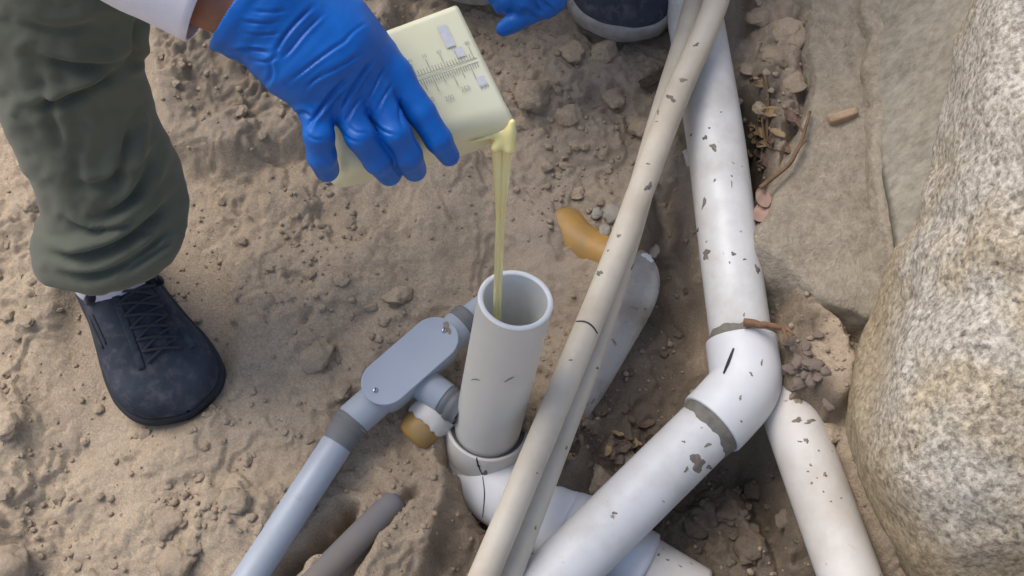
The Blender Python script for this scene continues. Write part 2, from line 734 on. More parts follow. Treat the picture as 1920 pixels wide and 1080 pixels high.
def mat_jug():
    m = M('cloudy_jug_plastic', .33)
    f = m.noise(16, 4, .6)
    c = m.ramp(f, [(.3, srgb(242, 240, 206)), (.7, srgb(248, 247, 226))])
    m.color(c)
    tr = m.n('ShaderNodeBsdfTranslucent')
    m.L(c, tr.inputs['Color'])
    mx = m.n('ShaderNodeMixShader')
    mx.inputs[0].default_value = .32
    out = [x for x in m.t.nodes if x.type == 'OUTPUT_MATERIAL'][0]
    m.L(m.b.outputs[0], mx.inputs[1])
    m.L(tr.outputs[0], mx.inputs[2])
    tp = m.n('ShaderNodeBsdfTransparent')
    m2 = m.n('ShaderNodeMixShader')
    m2.inputs[0].default_value = .07
    m.L(mx.outputs[0], m2.inputs[1])
    m.L(tp.outputs[0], m2.inputs[2])
    m.L(m2.outputs[0], out.inputs['Surface'])
    return m.m


MAT['jug'] = mat_jug()


def mat_liquid():
    m = M('pale_yellow_resin', .07)
    m.color(m.ramp(m.noise(20, 3), [(.3, srgb(232, 221, 152)), (.7, srgb(242, 234, 180))]))
    m.b.inputs['Subsurface Weight'].default_value = .6
    m.b.inputs['Coat Weight'].default_value = .5
    m.b.inputs['Subsurface Radius'].default_value = (.010, .009, .005)
    return m.m


MAT['liquid'] = mat_liquid()
MAT['print'] = mat_plain('faded_grey_print', srgb(166, 170, 168), .7, .2, 500, 0)
MAT['print_blue'] = mat_plain('faded_violet_print', srgb(200, 202, 206), .7, .06, 300, 0)


def mat_granite():
    m = M('weathered_granite', .85)
    d = m.noise(5, 5, .6)
    wv = m.n('ShaderNodeMapping')
    m.L(m.co, wv.inputs['Vector'])
    g1 = m.noise(150, 5, .72, dist=.3, seed=1)
    g2 = m.noise(80, 6, .78, dist=.3, seed=6)
    v = m.voro(230, out='Color')
    sep = m.n('ShaderNodeSeparateColor')
    m.L(v, sep.inputs[0])
    base = m.ramp(g1, [(.33, srgb(78, 75, 71)), (.43, srgb(134, 128, 119)), (.52, srgb(180, 174, 163)), (.64, srgb(220, 215, 205))])
    base = m.mix(.35, base, m.ramp(sep.outputs[0], [(0, srgb(96, 92, 86)), (.45, srgb(176, 168, 154)), (1, srgb(214, 208, 196))]))
    base = m.mix(m.val(g2, .54, .66, 0, .7), base, srgb(96, 93, 88))
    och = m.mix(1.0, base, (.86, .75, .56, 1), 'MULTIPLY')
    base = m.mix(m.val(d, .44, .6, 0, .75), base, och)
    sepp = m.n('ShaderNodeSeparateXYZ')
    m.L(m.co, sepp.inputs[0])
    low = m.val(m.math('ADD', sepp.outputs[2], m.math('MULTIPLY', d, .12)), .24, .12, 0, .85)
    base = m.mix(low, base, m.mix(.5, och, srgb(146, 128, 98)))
    m.color(base)
    m.bump(m.math('ADD', m.math('MULTIPLY', g1, .5), m.math('MULTIPLY', g2, .9)), .6, .005)
    m.b.inputs['Specular IOR Level'].default_value = .25
    return m.m


MAT['granite'] = mat_granite()


def mat_concrete(name, a, b, streak=False):
    m = M(name, .95)
    if streak:
        mp = m.n('ShaderNodeMapping')
        mp.inputs['Scale'].default_value = (1, 1, .45)
        m.L(m.co, mp.inputs['Vector'])
        vec = mp.outputs[0]
    else:
        vec = m.co
    f = m.noise(11, 6, .65, vec)
    g = m.noise(90, 6, .7, vec, seed=3)
    c = m.mix(.5, m.ramp(f, [(.3, a), (.7, b)]), m.ramp(g, [(.32, tuple(x * .48 for x in a[:3]) + (1,)), (.68, tuple(x * 1.12 for x in b[:3]) + (1,))]))
    pit = m.voro(190)
    c = m.mix(m.val(pit, .16, .08, 0, .35 if not streak else .08), c, srgb(86, 76, 64))
    m.color(c)
    m.bump(m.math('ADD', g, m.math('MULTIPLY', m.noise(260, 5, .75), .8)), .9 if not streak else .3, .006)
    m.b.inputs['Specular IOR Level'].default_value = .15
    return m.m


MAT['footing'] = mat_concrete('dusty_footing_concrete', srgb(158, 146, 127), srgb(190, 179, 161))
MAT['wall'] = mat_concrete('streaked_plaster', srgb(118, 110, 96), srgb(164, 159, 146), True)
MAT['leaf_pink'] = mat_plain('pinkish_dead_leaf', srgb(162, 132, 116), .75, .15, 40, .3)
MAT['leaf_tan'] = mat_plain('tan_dead_leaf', srgb(158, 134, 98), .8, .22, 50, .3)
MAT['leaf_brown'] = mat_plain('brown_dead_leaf', srgb(112, 90, 76), .8, .22, 50, .3)
MAT['twig'] = mat_plain('brown_twig', srgb(120, 96, 74), .9, .2, 120, .5)
MAT['twig_orange'] = mat_plain('orange_brown_stem', srgb(134, 102, 76), .8, .2, 120, .4)
MAT['wood_grey'] = mat_plain('weathered_wood', srgb(96, 82, 70), .95, .25, 120, .6)
MAT['brick'] = mat_plain('pale_brick_shard', srgb(174, 148, 122), .95, .15, 90, .5)
MAT['pebble'] = mat_plain('grey_brown_pebble', srgb(128, 114, 104), .85, .2, 60, .3)


def mat_amber():
    m = M('amber_stained_pvc', .5)
    f = m.noise(28, 5, .6)
    m.color(m.ramp(f, [(.3, srgb(148, 128, 98)), (.5, srgb(168, 132, 72)), (.72, srgb(186, 144, 74))]))
    m.bump(f, .3, .002)
    return m.m


MAT['amber'] = mat_amber()

# ------------------------------------------------------------------ ground
FOOT = [(1524, -200), (1640, -200), (1648, 60), (1662, 600), (1600, 575), (1540, 545), (1482, 492), (1430, 452), (1421, 418),
        (1445, 365), (1482, 308), (1508, 250), (1528, 150)]


def ground_off(px, py, x, y):
    """height of the dug soil over the sloping plane, metres; px, py = where the plane point shows in the photo"""
    o = np.zeros_like(px)
    wobx = 16 * fbm(px / 60, py / 60, 41, 3)
    woby = 16 * fbm(px / 60, py / 60, 47, 3)
    qx, qy = px + wobx, py + woby

    def zone(poly, soft, amp):
        return amp * sstep(soft, -soft, poly_sd(qx, qy, poly))
    # shelf of undug soil behind the trouser leg
    shelf = sstep(30, -14, poly_sd(px + .4 * wobx, py + .4 * woby, [(250, -400), (272, 40), (290, 160), (330, 285), (370, 318), (430, 316), (520, 290), (610, 262), (700, 190), (770, -60), (790, -400)]))
    o += .034 * shelf
    bowl = sstep(25, -35, poly_sd(qx, qy, [(285, -300), (290, 60), (335, 200), (380, 262), (500, 240), (570, 200), (640, 60), (660, -300)]))
    o -= .013 * bowl
    # hollow between the thin pipes and the big white pipe
    o += zone([(1225, 330), (1275, 330), (1330, 560), (1345, 650), (1290, 760), (1210, 870), (1110, 960), (1075, 800), (1120, 690), (1200, 520)], 34, -.052)
    # deepest trench, lower right
    o += zone([(1310, 800), (1440, 810), (1490, 900), (1540, 1140), (1150, 1140), (1120, 980)], 30, -.095)
    o += zone([(840, 930), (900, 900), (1000, 1010), (1060, 1140), (800, 1140)], 26, -.035)
    d, _ = line_sd(qx, qy, [(915, 868), (1000, 960), (1120, 1020), (1330, 1140)])
    o -= .075 * sstep(100, 40, d)
    d, _ = line_sd(px, py, [(1470, 830), (1540, 960), (1620, 1140)])
    o -= .034 * sstep(95, 45, d)
    # slot between the two conduits
    d, _ = line_sd(qx, qy, [(640, 965), (590, 1035), (520, 1120)])
    o -= .05 * np.exp(-(d / 17) ** 2)
    d, _ = line_sd(qx, qy, [(760, 925), (690, 1010), (610, 1120)])
    o -= .02 * np.exp(-(d / 14) ** 2)
    # crevice between the big pipe and the footing
    d, _ = line_sd(px, py, [(1388, 215), (1402, 270), (1416, 340), (1432, 450), (1448, 545)])
    o -= .085 * np.exp(-(d / 22) ** 2)
    o += zone([(1466, 560), (1540, 590), (1600, 700), (1590, 790), (1530, 800), (1470, 775), (1452, 650)], 24, .045)
    # rough bank right of the big pipe
    o += zone([(1392, -300), (1540, -300), (1528, 90), (1500, 235), (1440, 330), (1400, 200)], 22, .028)
    d, _ = line_sd(px, py, [(1478, 96), (1500, 70), (1532, 40), (1536, 110), (1524, 160), (1526, 240)])
    o -= .018 * np.exp(-(d / 6) ** 2)
    # mound left of the elbow, bank under the conduit
    o += zone([(740, 860), (830, 880), (850, 1000), (800, 1120), (660, 1120), (690, 980)], 30, .012)
    # soft swells, foot scuffs
    o += .013 * fbm(px / 240, py / 240, 5, 3)
    for cx, cy, sx, sy, a in ((560, 420, 120, 60, -.010), (120, 900, 90, 130, -.008), (480, 560, 70, 120, .006), (330, 940, 130, 60, .006),
                              (760, 420, 60, 90, -.007), (30, 770, 40, 70, .012), (540, 720, 40, 60, -.006), (1010, 420, 60, 60, .006),
                              (20, 1050, 60, 40, .012), (60, 380, 50, 60, .008)):
        o += a * np.exp(-((px - cx) / sx) ** 2 - ((py - cy) / sy) ** 2)
    # flatten the spot the shoe presses
    return o, shelf, bowl


def ground_rough(px, py, bowl):
    r = .14 + .14 * fbm(px / 140, py / 140, 21, 2)
    r += .8 * bowl
    for cx, cy, sx, sy, a in ((1450, 120, 70, 170, .9), (1000, 950, 170, 140, .55), (60, 1000, 120, 130, .5), (1160, 820, 80, 60, .7),
                              (1400, 960, 130, 120, .8), (1060, 190, 170, 120, .45), (40, 500, 60, 200, .4), (420, 960, 100, 60, .4)):
        r += a * np.exp(-((px - cx) / sx) ** 2 - ((py - cy) / sy) ** 2)
    return np.clip(r, .05, 1.3)


def ground_z(x, y):
    P = np.stack([x, y, SLOPE * y], -1)
    px, py = proj(P)
    cx = np.clip((px + 500) / 2900, 0, 1)
    o, shelf, bowl = ground_off(px, py, x, y)
    r = ground_rough(px, py, bowl)
    wx, wy = x + .005 * vnoise(x * 70, y * 70, 2), y + .005 * vnoise(x * 70 + 5, y * 70, 3)
    det = .0042 * fbm(x * 26, y * 26, 60, 5, gain=.55) * (.5 + r)
    n1 = fbm(wx * 11, wy * 11, 81, 4)
    det += (.0046 + .005 * r) * sstep(.02, .13, n1) + (.0036 + .004 * r) * sstep(-.30, -.22, n1) + .003 * sstep(.42, .50, n1)     # crusts and scraped layers
    det += .016 * np.clip(r - .12, 0, 2) * lumps(wx, wy, .030, 8, .42)
    det += .017 * np.clip(r - .05, 0, 2) * lumps(wx, wy, .014, 9, .42) * sstep(-.2, .3, vnoise(x * 14, y * 14, 19))
    det += .0050 * (.2 + r) * np.abs(fbm(x * 75, y * 75, 64, 3))
    tread = sstep(1.15, .8, np.hypot((px - 280) / 165, (py - 650) / 190))     # soil pressed flat under the shoe
    det = det * (1 - .85 * tread)
    o = o - tread * np.maximum(o, 0) * .8
    return SLOPE * y + o + det, px, py, shelf, bowl


def build_ground():
    def axis(lo, hi, h, far):
        core = np.arange(lo, hi, h)
        e = h * 4
        out = []
        s = e
        p = 0
        while p < far:
            p += s
            out.append(p)
            s *= 1.5
        out = np.array(out)
        return np.concatenate([(core[0] - out)[::-1], core, core[-1] + out])
    xs = axis(-.78, .80, .0022, 40)
    ys = axis(-.42, .66, .0022, 40)
    X, Y = np.meshgrid(xs, ys)
    fade = sstep(1.6, .75, np.hypot(X, Y - .1))
    Yc = np.clip(Y, -.6, 1.0)
    Z, px, py, shelf, bowl = ground_z(X, Yc)
    Z = np.where(fade > 0, Z * fade + (1 - fade) * SLOPE * Yc, SLOPE * Yc)
    V = np.stack([X, Y, Z], -1).reshape(-1, 3)
    ny, nx = X.shape
    i = np.arange((ny - 1) * (nx - 1))
    r, c = i // (nx - 1), i % (nx - 1)
    a = r * nx + c
    Fq = np.stack([a, a + 1, a + nx + 1, a + nx], 1)
    me = bpy.data.meshes.new('ground')
    me.vertices.add(len(V))
    me.vertices.foreach_set('co', V.ravel())
    me.loops.add(Fq.size)
    me.loops.foreach_set('vertex_index', Fq.ravel())
    me.polygons.add(len(Fq))
    me.polygons.foreach_set('loop_start', np.arange(0, Fq.size, 4))
    me.polygons.foreach_set('use_smooth', np.ones(len(Fq), bool))
    me.update()
    me.validate()
    pxf, pyf = px.ravel(), py.ravel()
    qx = pxf + 40 * fbm(pxf / 80, pyf / 80, 71, 3)
    qy = pyf + 40 * fbm(pxf / 80, pyf / 80, 77, 3)
    damp_shade = .95 * sstep(60, -60, poly_sd(qx, qy, [(1240, 380), (1300, 520), (1340, 640), (1460, 740), (1600, 900), (1680, 1300), (860, 1300), (830, 960), (1000, 900), (1090, 760), (1130, 640), (1190, 500)]))  # damp trench soil, with the shade of the trench put into the colour
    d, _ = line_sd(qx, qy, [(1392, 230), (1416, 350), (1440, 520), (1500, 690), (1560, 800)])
    damp_shade = np.maximum(damp_shade, .85 * np.exp(-(d / 40) ** 2))  # shade of the crevice by the footing, painted in with the damp
    damp_shade = np.maximum(damp_shade, .35 * sstep(60, -60, poly_sd(qx, qy, [(740, 840), (880, 880), (900, 1200), (600, 1200), (680, 950)])))
    damp_shade = np.maximum(damp_shade, .35 * bowl.ravel())
    grey = sstep(120, -160, poly_sd(qx, qy, [(850, -400), (2100, -400), (2100, 500), (1240, 520), (1000, 700), (880, 500), (960, 240)]))
    grey = np.maximum(grey, .8 * shelf.ravel())
    for nme, arr in (('damp_shade', damp_shade), ('grey', grey)):
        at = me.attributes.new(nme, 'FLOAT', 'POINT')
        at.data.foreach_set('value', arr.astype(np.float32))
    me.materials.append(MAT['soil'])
    o = bpy.data.objects.new('ground', me)
    col.objects.link(o)
    o['kind'] = 'structure'
    return o


build_ground()


def gz(p):
    """point lying on the soil surface where pixel p of the photo looks"""
    P = G(p[0], p[1], 0)
    for _ in range(5):
        z = ground_z(np.array([P[0]]), np.array([P[1]]))[0][0]
        r = ray(*p)
        Q = CAM + r * ((z - CAM[2]) / r[2])
        P = .3 * P + .7 * Q
    P[2] = ground_z(np.array([P[0]]), np.array([P[1]]))[0][0]
    return P


# ------------------------------------------------------------------ footing, wall, boulder
def build_footing():
    top = .062
    poly = np.array([G(x, y, top)[:2] for x, y in FOOT])
    lo = np.array([poly[:, 0].min() - .10, max(poly[:, 1].min() - .12, -.4), -.14])
    hi = np.array([poly[:, 0].max() + .05, min(poly[:, 1].max() + .02, .75), .22])

    def f(X, Y, Z):
        wx = .006 * fbm(X * 18, Y * 18, 31, 3, Z * 18)
        d2 = poly_sd(X[:, :, 0], Y[:, :, 0], poly)[:, :, None] + wx
        zt = SLOPE * Y + top + .003 * fbm(X * 25, Y * 25, 33, 5, Z * 0, .6)
        d2 = d2 - .30 * np.clip(zt - Z, 0, .3) + .007 * fbm(X * 14, Y * 14, 37, 4, Z * 14)
        dz = Z - zt
        k = .004
        a, b = d2 + k, dz + k
        return np.minimum(np.maximum(a, b), 0) + np.hypot(np.maximum(a, 0), np.maximum(b, 0)) - k
    V, Fq = surfnet(f, lo, hi, .0042)
    V = relax(V, Fq, 1, .4)
    o = mesh('concrete_footing', V, Fq, MAT['footing'])
    tag(o, 'dusty tan concrete footing with a broken front face beside the big white pipe', 'footing')

    # narrow ledge between footing and wall
    P2 = np.array([G(x, y, top)[:2] for x, y in [(1606, -200), (1700, -200), (1740, 470), (1660, 520), (1640, 430), (1626, 200)]])

    def g(X, Y, Z):
        d2 = poly_sd(X[:, :, 0], Y[:, :, 0], P2)[:, :, None] + .006 * fbm(X * 22, Y * 22, 51, 4, Z * 22)
        zt = SLOPE * Y + top + .022 + .003 * fbm(X * 30, Y * 30, 53, 4)
        a, b = d2 + .006 - .2 * np.clip(zt - Z, 0, .1), Z - zt + .006
        return np.minimum(np.maximum(a, b), 0) + np.hypot(np.maximum(a, 0), np.maximum(b, 0)) - .006
    V, Fq = surfnet(g, [P2[:, 0].min() - .03, P2[:, 1].min() - .03, 0], [P2[:, 0].max() + .03, min(P2[:, 1].max(), .72), .22], .004)
    o = mesh('concrete_ledge', V, Fq, MAT['footing'])
    tag(o, 'narrow rough concrete ledge running along the foot of the plaster wall', 'ledge')

    # plaster wall: a slab with a slightly uneven face
    A, B = G(1652, -60, top + .02), G(1712, 470, top + .02)
    e = unit((B - A) * [1, 1, 0])
    nrm = np.array([-e[1], e[0], 0])
    if nrm[0] > 0:
        nrm = -nrm
    A = A - e * .75
    Lw = 1.25
    nu, nv = 220, 90
    U, W_ = np.meshgrid(np.linspace(0, Lw, nu), np.linspace(-.10, .55, nv))
    off = .004 * fbm(U * 7, W_ * 3, 91, 4) + .0012 * fbm(U * 60, W_ * 16, 93, 3) - .75 * (W_ + .065)
    P = A + U[..., None] * e + (np.array([0, 0, 1.0]) * (W_ + .06)[..., None]) + off[..., None] * nrm
    Vf = P.reshape(-1, 3)
    Vb = Vf - nrm * .12
    i = np.arange((nv - 1) * (nu - 1))
    r, c = i // (nu - 1), i % (nu - 1)
    a = r * nu + c
    q = np.stack([a, a + 1, a + nu + 1, a + nu], 1)
    n0 = nu * nv
    Fs = [tuple(x) for x in q[:, ::-1]] + [tuple(x + n0) for x in q]
    rim = list(range(nu)) + [k * nu + nu - 1 for k in range(1, nv)] + [(nv - 1) * nu + k for k in range(nu - 2, -1, -1)] + [k * nu for k in range(nv - 2, 0, -1)]
    for s, t in zip(rim, rim[1:] + rim[:1]):
        Fs.append((s, t, t + n0, s + n0))
    o = mesh('plaster_wall', np.concatenate([Vf, Vb]), Fs, MAT['wall'])
    tag(o, 'smooth streaked grey plaster wall behind the granite boulder', 'wall')


build_footing()


def build_boulder():
    out = [(1846, -40), (1800, 130), (1764, 280), (1722, 400), (1664, 560), (1622, 680), (1598, 800), (1602, 900), (1632, 1000), (1690, 1100),
           (1790, 1190), (1950, 1240), (2130, 1220), (2280, 1100), (2370, 900), (2390, 650), (2350, 380), (2260, 140), (2130, -60), (1980, -140), (1890, -120)]
    out = [(x + 22, y) for x, y in out]
    c = np.array([2007., 560.])
    a = np.array([math.atan2(y - c[1], x - c[0]) for x, y in out])
    r = np.array([math.hypot(x - c[0], y - c[1]) for x, y in out])
    o_ = np.argsort(a)
    a, r = a[o_], r[o_]
    nth, nph = 360, 200
    th = np.linspace(-math.pi, math.pi, nth, endpoint=False)
    rr = np.interp(th, np.concatenate([a - 2 * math.pi, a, a + 2 * math.pi]), np.tile(r, 3))
    kern = np.hanning(11)
    kern /= kern.sum()
    rr = np.convolve(np.concatenate([rr[-5:], rr, rr[:5]]), kern, 'valid')
    dep_, Wf, Wb = 1.20, .17, .22
    ph = np.linspace(-math.pi / 2, math.pi / 2, nph)
    V = np.zeros((nph, nth, 3))
    for i, p in enumerate(ph):
        s = abs(math.cos(p)) ** .62
        wv = math.copysign(abs(math.sin(p)) ** .85, p) * (Wf if p > 0 else Wb)
        for_ = D(c[0], c[1], dep_) + (-FW) * wv
        sc_ = dep_ / FPX
        V[i] = for_ + s * rr[:, None] * sc_ * (np.cos(th)[:, None] * RT - np.sin(th)[:, None] * UPC)
    V = V.reshape(-1, 3)
    Fq = []
    for i in range(nph - 1):
        for j in range(nth):
            k = (j + 1) % nth
            Fq.append((i * nth + j, i * nth + k, (i + 1) * nth + k, (i + 1) * nth + j))
    cc = V.mean(0)
    nr = V - cc
    nr /= np.linalg.norm(nr, axis=1)[:, None]
    n1 = fbm(V[:, 0] * 7, V[:, 1] * 7, 101, 4, V[:, 2] * 7)
    n2 = fbm(V[:, 0] * 70, V[:, 1] * 70, 105, 3, V[:, 2] * 70)
    rid = -np.abs(vnoise(V[:, 0] * 9, V[:, 1] * 9 + V[:, 2] * 14, 109, V[:, 2] * 9))
    V = V + nr * (.010 * n1 + .0016 * n2 + .012 * rid)[:, None]
    r1 = np.random.default_rng(3)
    near = np.repeat(sstep(.2, .75, np.sin(ph)), nth)
    for k in range(9):                             # broken facets on the near side
        dd = unit(-FW + .75 * r1.normal(size=3))
        h_ = ((V - cc) @ dd)
        lim = np.quantile(h_, .90 + .06 * r1.uniform())
        V = V - (np.maximum(h_ - lim, 0) * near)[:, None] * dd * .7
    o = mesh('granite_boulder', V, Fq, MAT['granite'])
    tag(o, 'large speckled grey granite boulder with ochre stains at the right edge', 'boulder')


build_boulder()

# ------------------------------------------------------------------ pipes
R_BIG, R_THIN, R_STAND = .0335, .0147, .0355


def add_marks(parent, tree, spots, strokes=(), mname='mud_spot'):
    for k, (x, y, rx, ry, an) in enumerate(spots):
        b = blob_on(tree, x, y, rx * .68, ry * .68, an, seed=int(x * 7 + y))
        if b:
            mesh(mname, b[0], b[1], MAT['mud'], parent)
    for pts, wd in strokes:
        s = stroke_on(tree, pts, wd)
        if s:
            mesh('pen_mark', s[0], s[1], MAT['ink'], parent, False)


def ragged_ring(a, b, r, length, seed, ang_amp=.35):
    """a smeared band of cement round a pipe, from a towards b"""
    ax = unit(b - a)
    ref = np.array([0, 0, 1.0]) if abs(ax[2]) < .9 else np.array([1.0, 0, 0])
    n = unit(np.cross(ax, ref))
    bb = np.cross(ax, n)
    seg = 64
    t = np.linspace(0, 2 * math.pi, seg, endpoint=False)
    e = length * (1 + ang_amp * (fbm(np.cos(t) * 2 + seed, np.sin(t) * 2, seed, 3)))
    V, F = [], []
    for k, (f, rr) in enumerate(((0, r + .0022), (.35, r + .0018), (.8, r + .0010), (1, r + .0002))):
        V.append(a + ax * (e * f)[:, None] + rr * (np.cos(t)[:, None] * n + np.sin(t)[:, None] * bb))
    for i in range(3):
        for j in range(seg):
            k = (j + 1) % seg
            F.append((i * seg + j, i * seg + k, (i + 1) * seg + k, (i + 1) * seg + j))
    return np.concatenate(V), F


def build_big_pipe():
    root = thing('drain_pipe', 'big white pipe bent by an angled elbow, crossing from top to bottom', 'pipe', G(1395, 700, -.03))
    up0, up1 = G(1274, -140, .050), G(1390, 640, .018)
    kn = G(1398, 722, .016)
    dn0, dn1 = G(1335, 795, .012), G(985, 1140, .004)
    parts = [tube(smooth_path([G(1240, -420, .06), up0, G(1306, 50, .044), G(1341, 250, .034), G(1361, 420, .026), up1], 50, 3), R_BIG, 48)]
    mesh('upper_pipe', *parts[0], MAT['pvc_white'], root)
    parts.append(tube(resample([dn0, dn1], 40), R_BIG, 48))
    lower = mesh('lower_pipe', *parts[1], MAT['pvc_white'], root)
    # elbow: two sockets and a short bend
    e0 = up1 + unit(kn - up1) * -.003
    e1 = dn0
    ax0, ax1 = unit(up1 - G(1361, 420, .026)), unit(dn1 - dn0)
    s0, s1 = up1 + ax0 * .0, dn0
    pth = smooth_path([s0, s0 + ax0 * .020, kn + (kn - (s0 + s1) / 2) * .10, s1 - ax1 * .018, s1], 40, 3)
    rad = np.full(40, R_BIG + .0052)
    ev = tube(pth, rad, 48, cap=False)
    lip0 = ring_profile(pth[0], -ax0, [(R_BIG + .0052, 0), (R_BIG + .0046, .0012), (R_BIG + .0002, .0014), (R_BIG + .0002, -.01)], 48)
    lip1 = ring_profile(pth[-1], ax1, [(R_BIG + .0052, 0), (R_BIG + .0046, .0012), (R_BIG + .0002, .0014), (R_BIG + .0002, -.01)], 48)
    el = mesh('elbow_fitting', *join([ev, lip0, lip1]), MAT['pvc_fit'], root)
    mesh('cement_band', *ragged_ring(s0, s0 - ax0, R_BIG, .009, 4, .5), MAT['cement'], root)
    mesh('cement_band', *ragged_ring(s1, dn1, R_BIG, .016, 6, .3), MAT['cement'], root)
    tr = bvh(*join([parts[0]]))
    add_marks(root, tr, [(1322, 258, 6, 8, .3), (1338, 276, 11, 10, 0), (1320, 380, 4, 22, .15), (1324, 476, 11, 14, .2), (1375, 476, 6, 7, 0),
                         (1396, 486, 5, 3, .3), (1368, 492, 3, 3, 0), (1372, 345, 2, 9, 0), (1340, 338, 6, 3, -.8), (1330, 240, 3, 4, 0), (1372, 330, 3, 3, 0),
                         (1308, 432, 3, 8, .6), (1395, 590, 3, 5, 0), (1352, 210, 3, 2, 0), (1420, 505, 6, 14, -.1)])
    tr = bvh(*join([parts[1]]))
    add_marks(root, tr, [(1308, 868, 22, 26, .4), (1330, 876, 8, 8, .3), (1327, 834, 9, 6, -.3), (1343, 808, 6, 7, .3), (1287, 880, 5, 8, .5),
                         (1282, 828, 6, 3, 0), (1244, 940, 4, 2, .6), (1152, 962, 7, 5, .2), (1336, 790, 5, 4, 0), (1224, 1008, 5, 3, -.6), (1316, 802, 3, 2, 0)])
    tr = bvh(*ev)
    add_marks(root, tr, [(1388, 746, 4, 7, .4), (1410, 704, 3, 3, 0), (1428, 680, 3, 8, .2), (1390, 790, 3, 3, 0), (1408, 700, 5, 4, .7)],
              [([(1376, 653), (1366, 680), (1357, 701)], 3.0)])


build_big_pipe()


def build_right_pipe():
    a, b = G(1308, 286, -.016), G(1618, 1150, .004)
    root = thing('drain_pipe', 'straight dusty white pipe passing under the elbow towards the boulder', 'pipe', (a + b) / 2 - [0, 0, .03])
    pv = tube(smooth_path([a, G(1350, 402, -.030), G(1421, 600, -.050), G(1466, 726, -.018), G(1492, 800, -.003), (G(1494, 806, -.002) + b) / 2, b], 90, 3), .0315, 44, wob=.0003)
    mesh('pipe_run', *pv, MAT['pvc_old'], root)
    add_marks(root, bvh(*pv), [(1512, 826, 7, 8, 0), (1500, 828, 6, 3, 0), (1520, 872, 4, 4, 0), (1515, 884, 4, 3, .5), (1547, 890, 6, 7, .2), (1522, 906, 5, 3, 0),
                               (1532, 896, 3, 2, 0), (1544, 922, 3, 3, 0), (1577, 934, 3, 2, 0), (1495, 788, 14, 8, .1), (1519, 790, 16, 6, -.2), (1558, 940, 3, 3, 0), (1535, 845, 3, 3, 0)])


build_right_pipe()


def build_thin_pipes():
    g = None
    ctr = [(1520, -420, .12), (1362, -60, .102), (1332, 40, .099), (1262, 190, .092), (1172, 440, .084), (1092, 640, .078), (1000, 860, .072), (905, 1085, .066), (868, 1170, .064)]
    P = smooth_path([G(x, y, o) for x, y, o in ctr], 90, 3)
    root = thing('thin_pipe', 'upper of two thin cream pipes lying diagonally over the trench', 'pipe', P[45] - [0, 0, .016])
    pv = tube(P, R_THIN, 32, wob=.0004, seed=2)
    mesh('pipe_run', *pv, MAT['pvc_cream'], root)
    tr = bvh(*pv)
    add_marks(root, tr, [(1258, 184, 15, 8, .5), (1305, 84, 11, 4, -.3), (1216, 350, 9, 13, .6), (1215, 307, 5, 3, .2), (1160, 442, 8, 4, 0), (1124, 512, 9, 8, .6),
                         (1234, 210, 3, 7, .2), (1231, 228, 4, 2, 0), (1007, 887, 3, 3, 0), (1280, 150, 12, 6, .3), (1070, 675, 6, 2, -.2), (1140, 470, 3, 3, 0)],
              [([(1080, 603), (1097, 602), (1112, 612), (1120, 626)], 1.6)])
    # scratches and the sleeve joint
    ctr = [(1440, -420, .085), (1318, -60, .074), (1296, 40, .074), (1236, 230, .066), (1180, 440, .054), (1118, 640, .048), (1034, 860, .040), (950, 1085, .034), (915, 1170, .032)]
    P = smooth_path([G(x, y, o) for x, y, o in ctr], 90, 3)
    root = thing('thin_pipe', 'lower thin cream pipe tucked under its twin along the diagonal', 'pipe', P[45] - [0, 0, .016])
    pv = tube(P, R_THIN * .96, 32, wob=.0004, seed=5)
    mesh('pipe_run', *pv, MAT['pvc_cream'], root)
    add_marks(root, bvh(*pv), [(1186, 500, 3, 10, .4), (1120, 690, 3, 5, .4), (1062, 840, 3, 5, .4), (1004, 990, 3, 6, .4)])


build_thin_pipes()


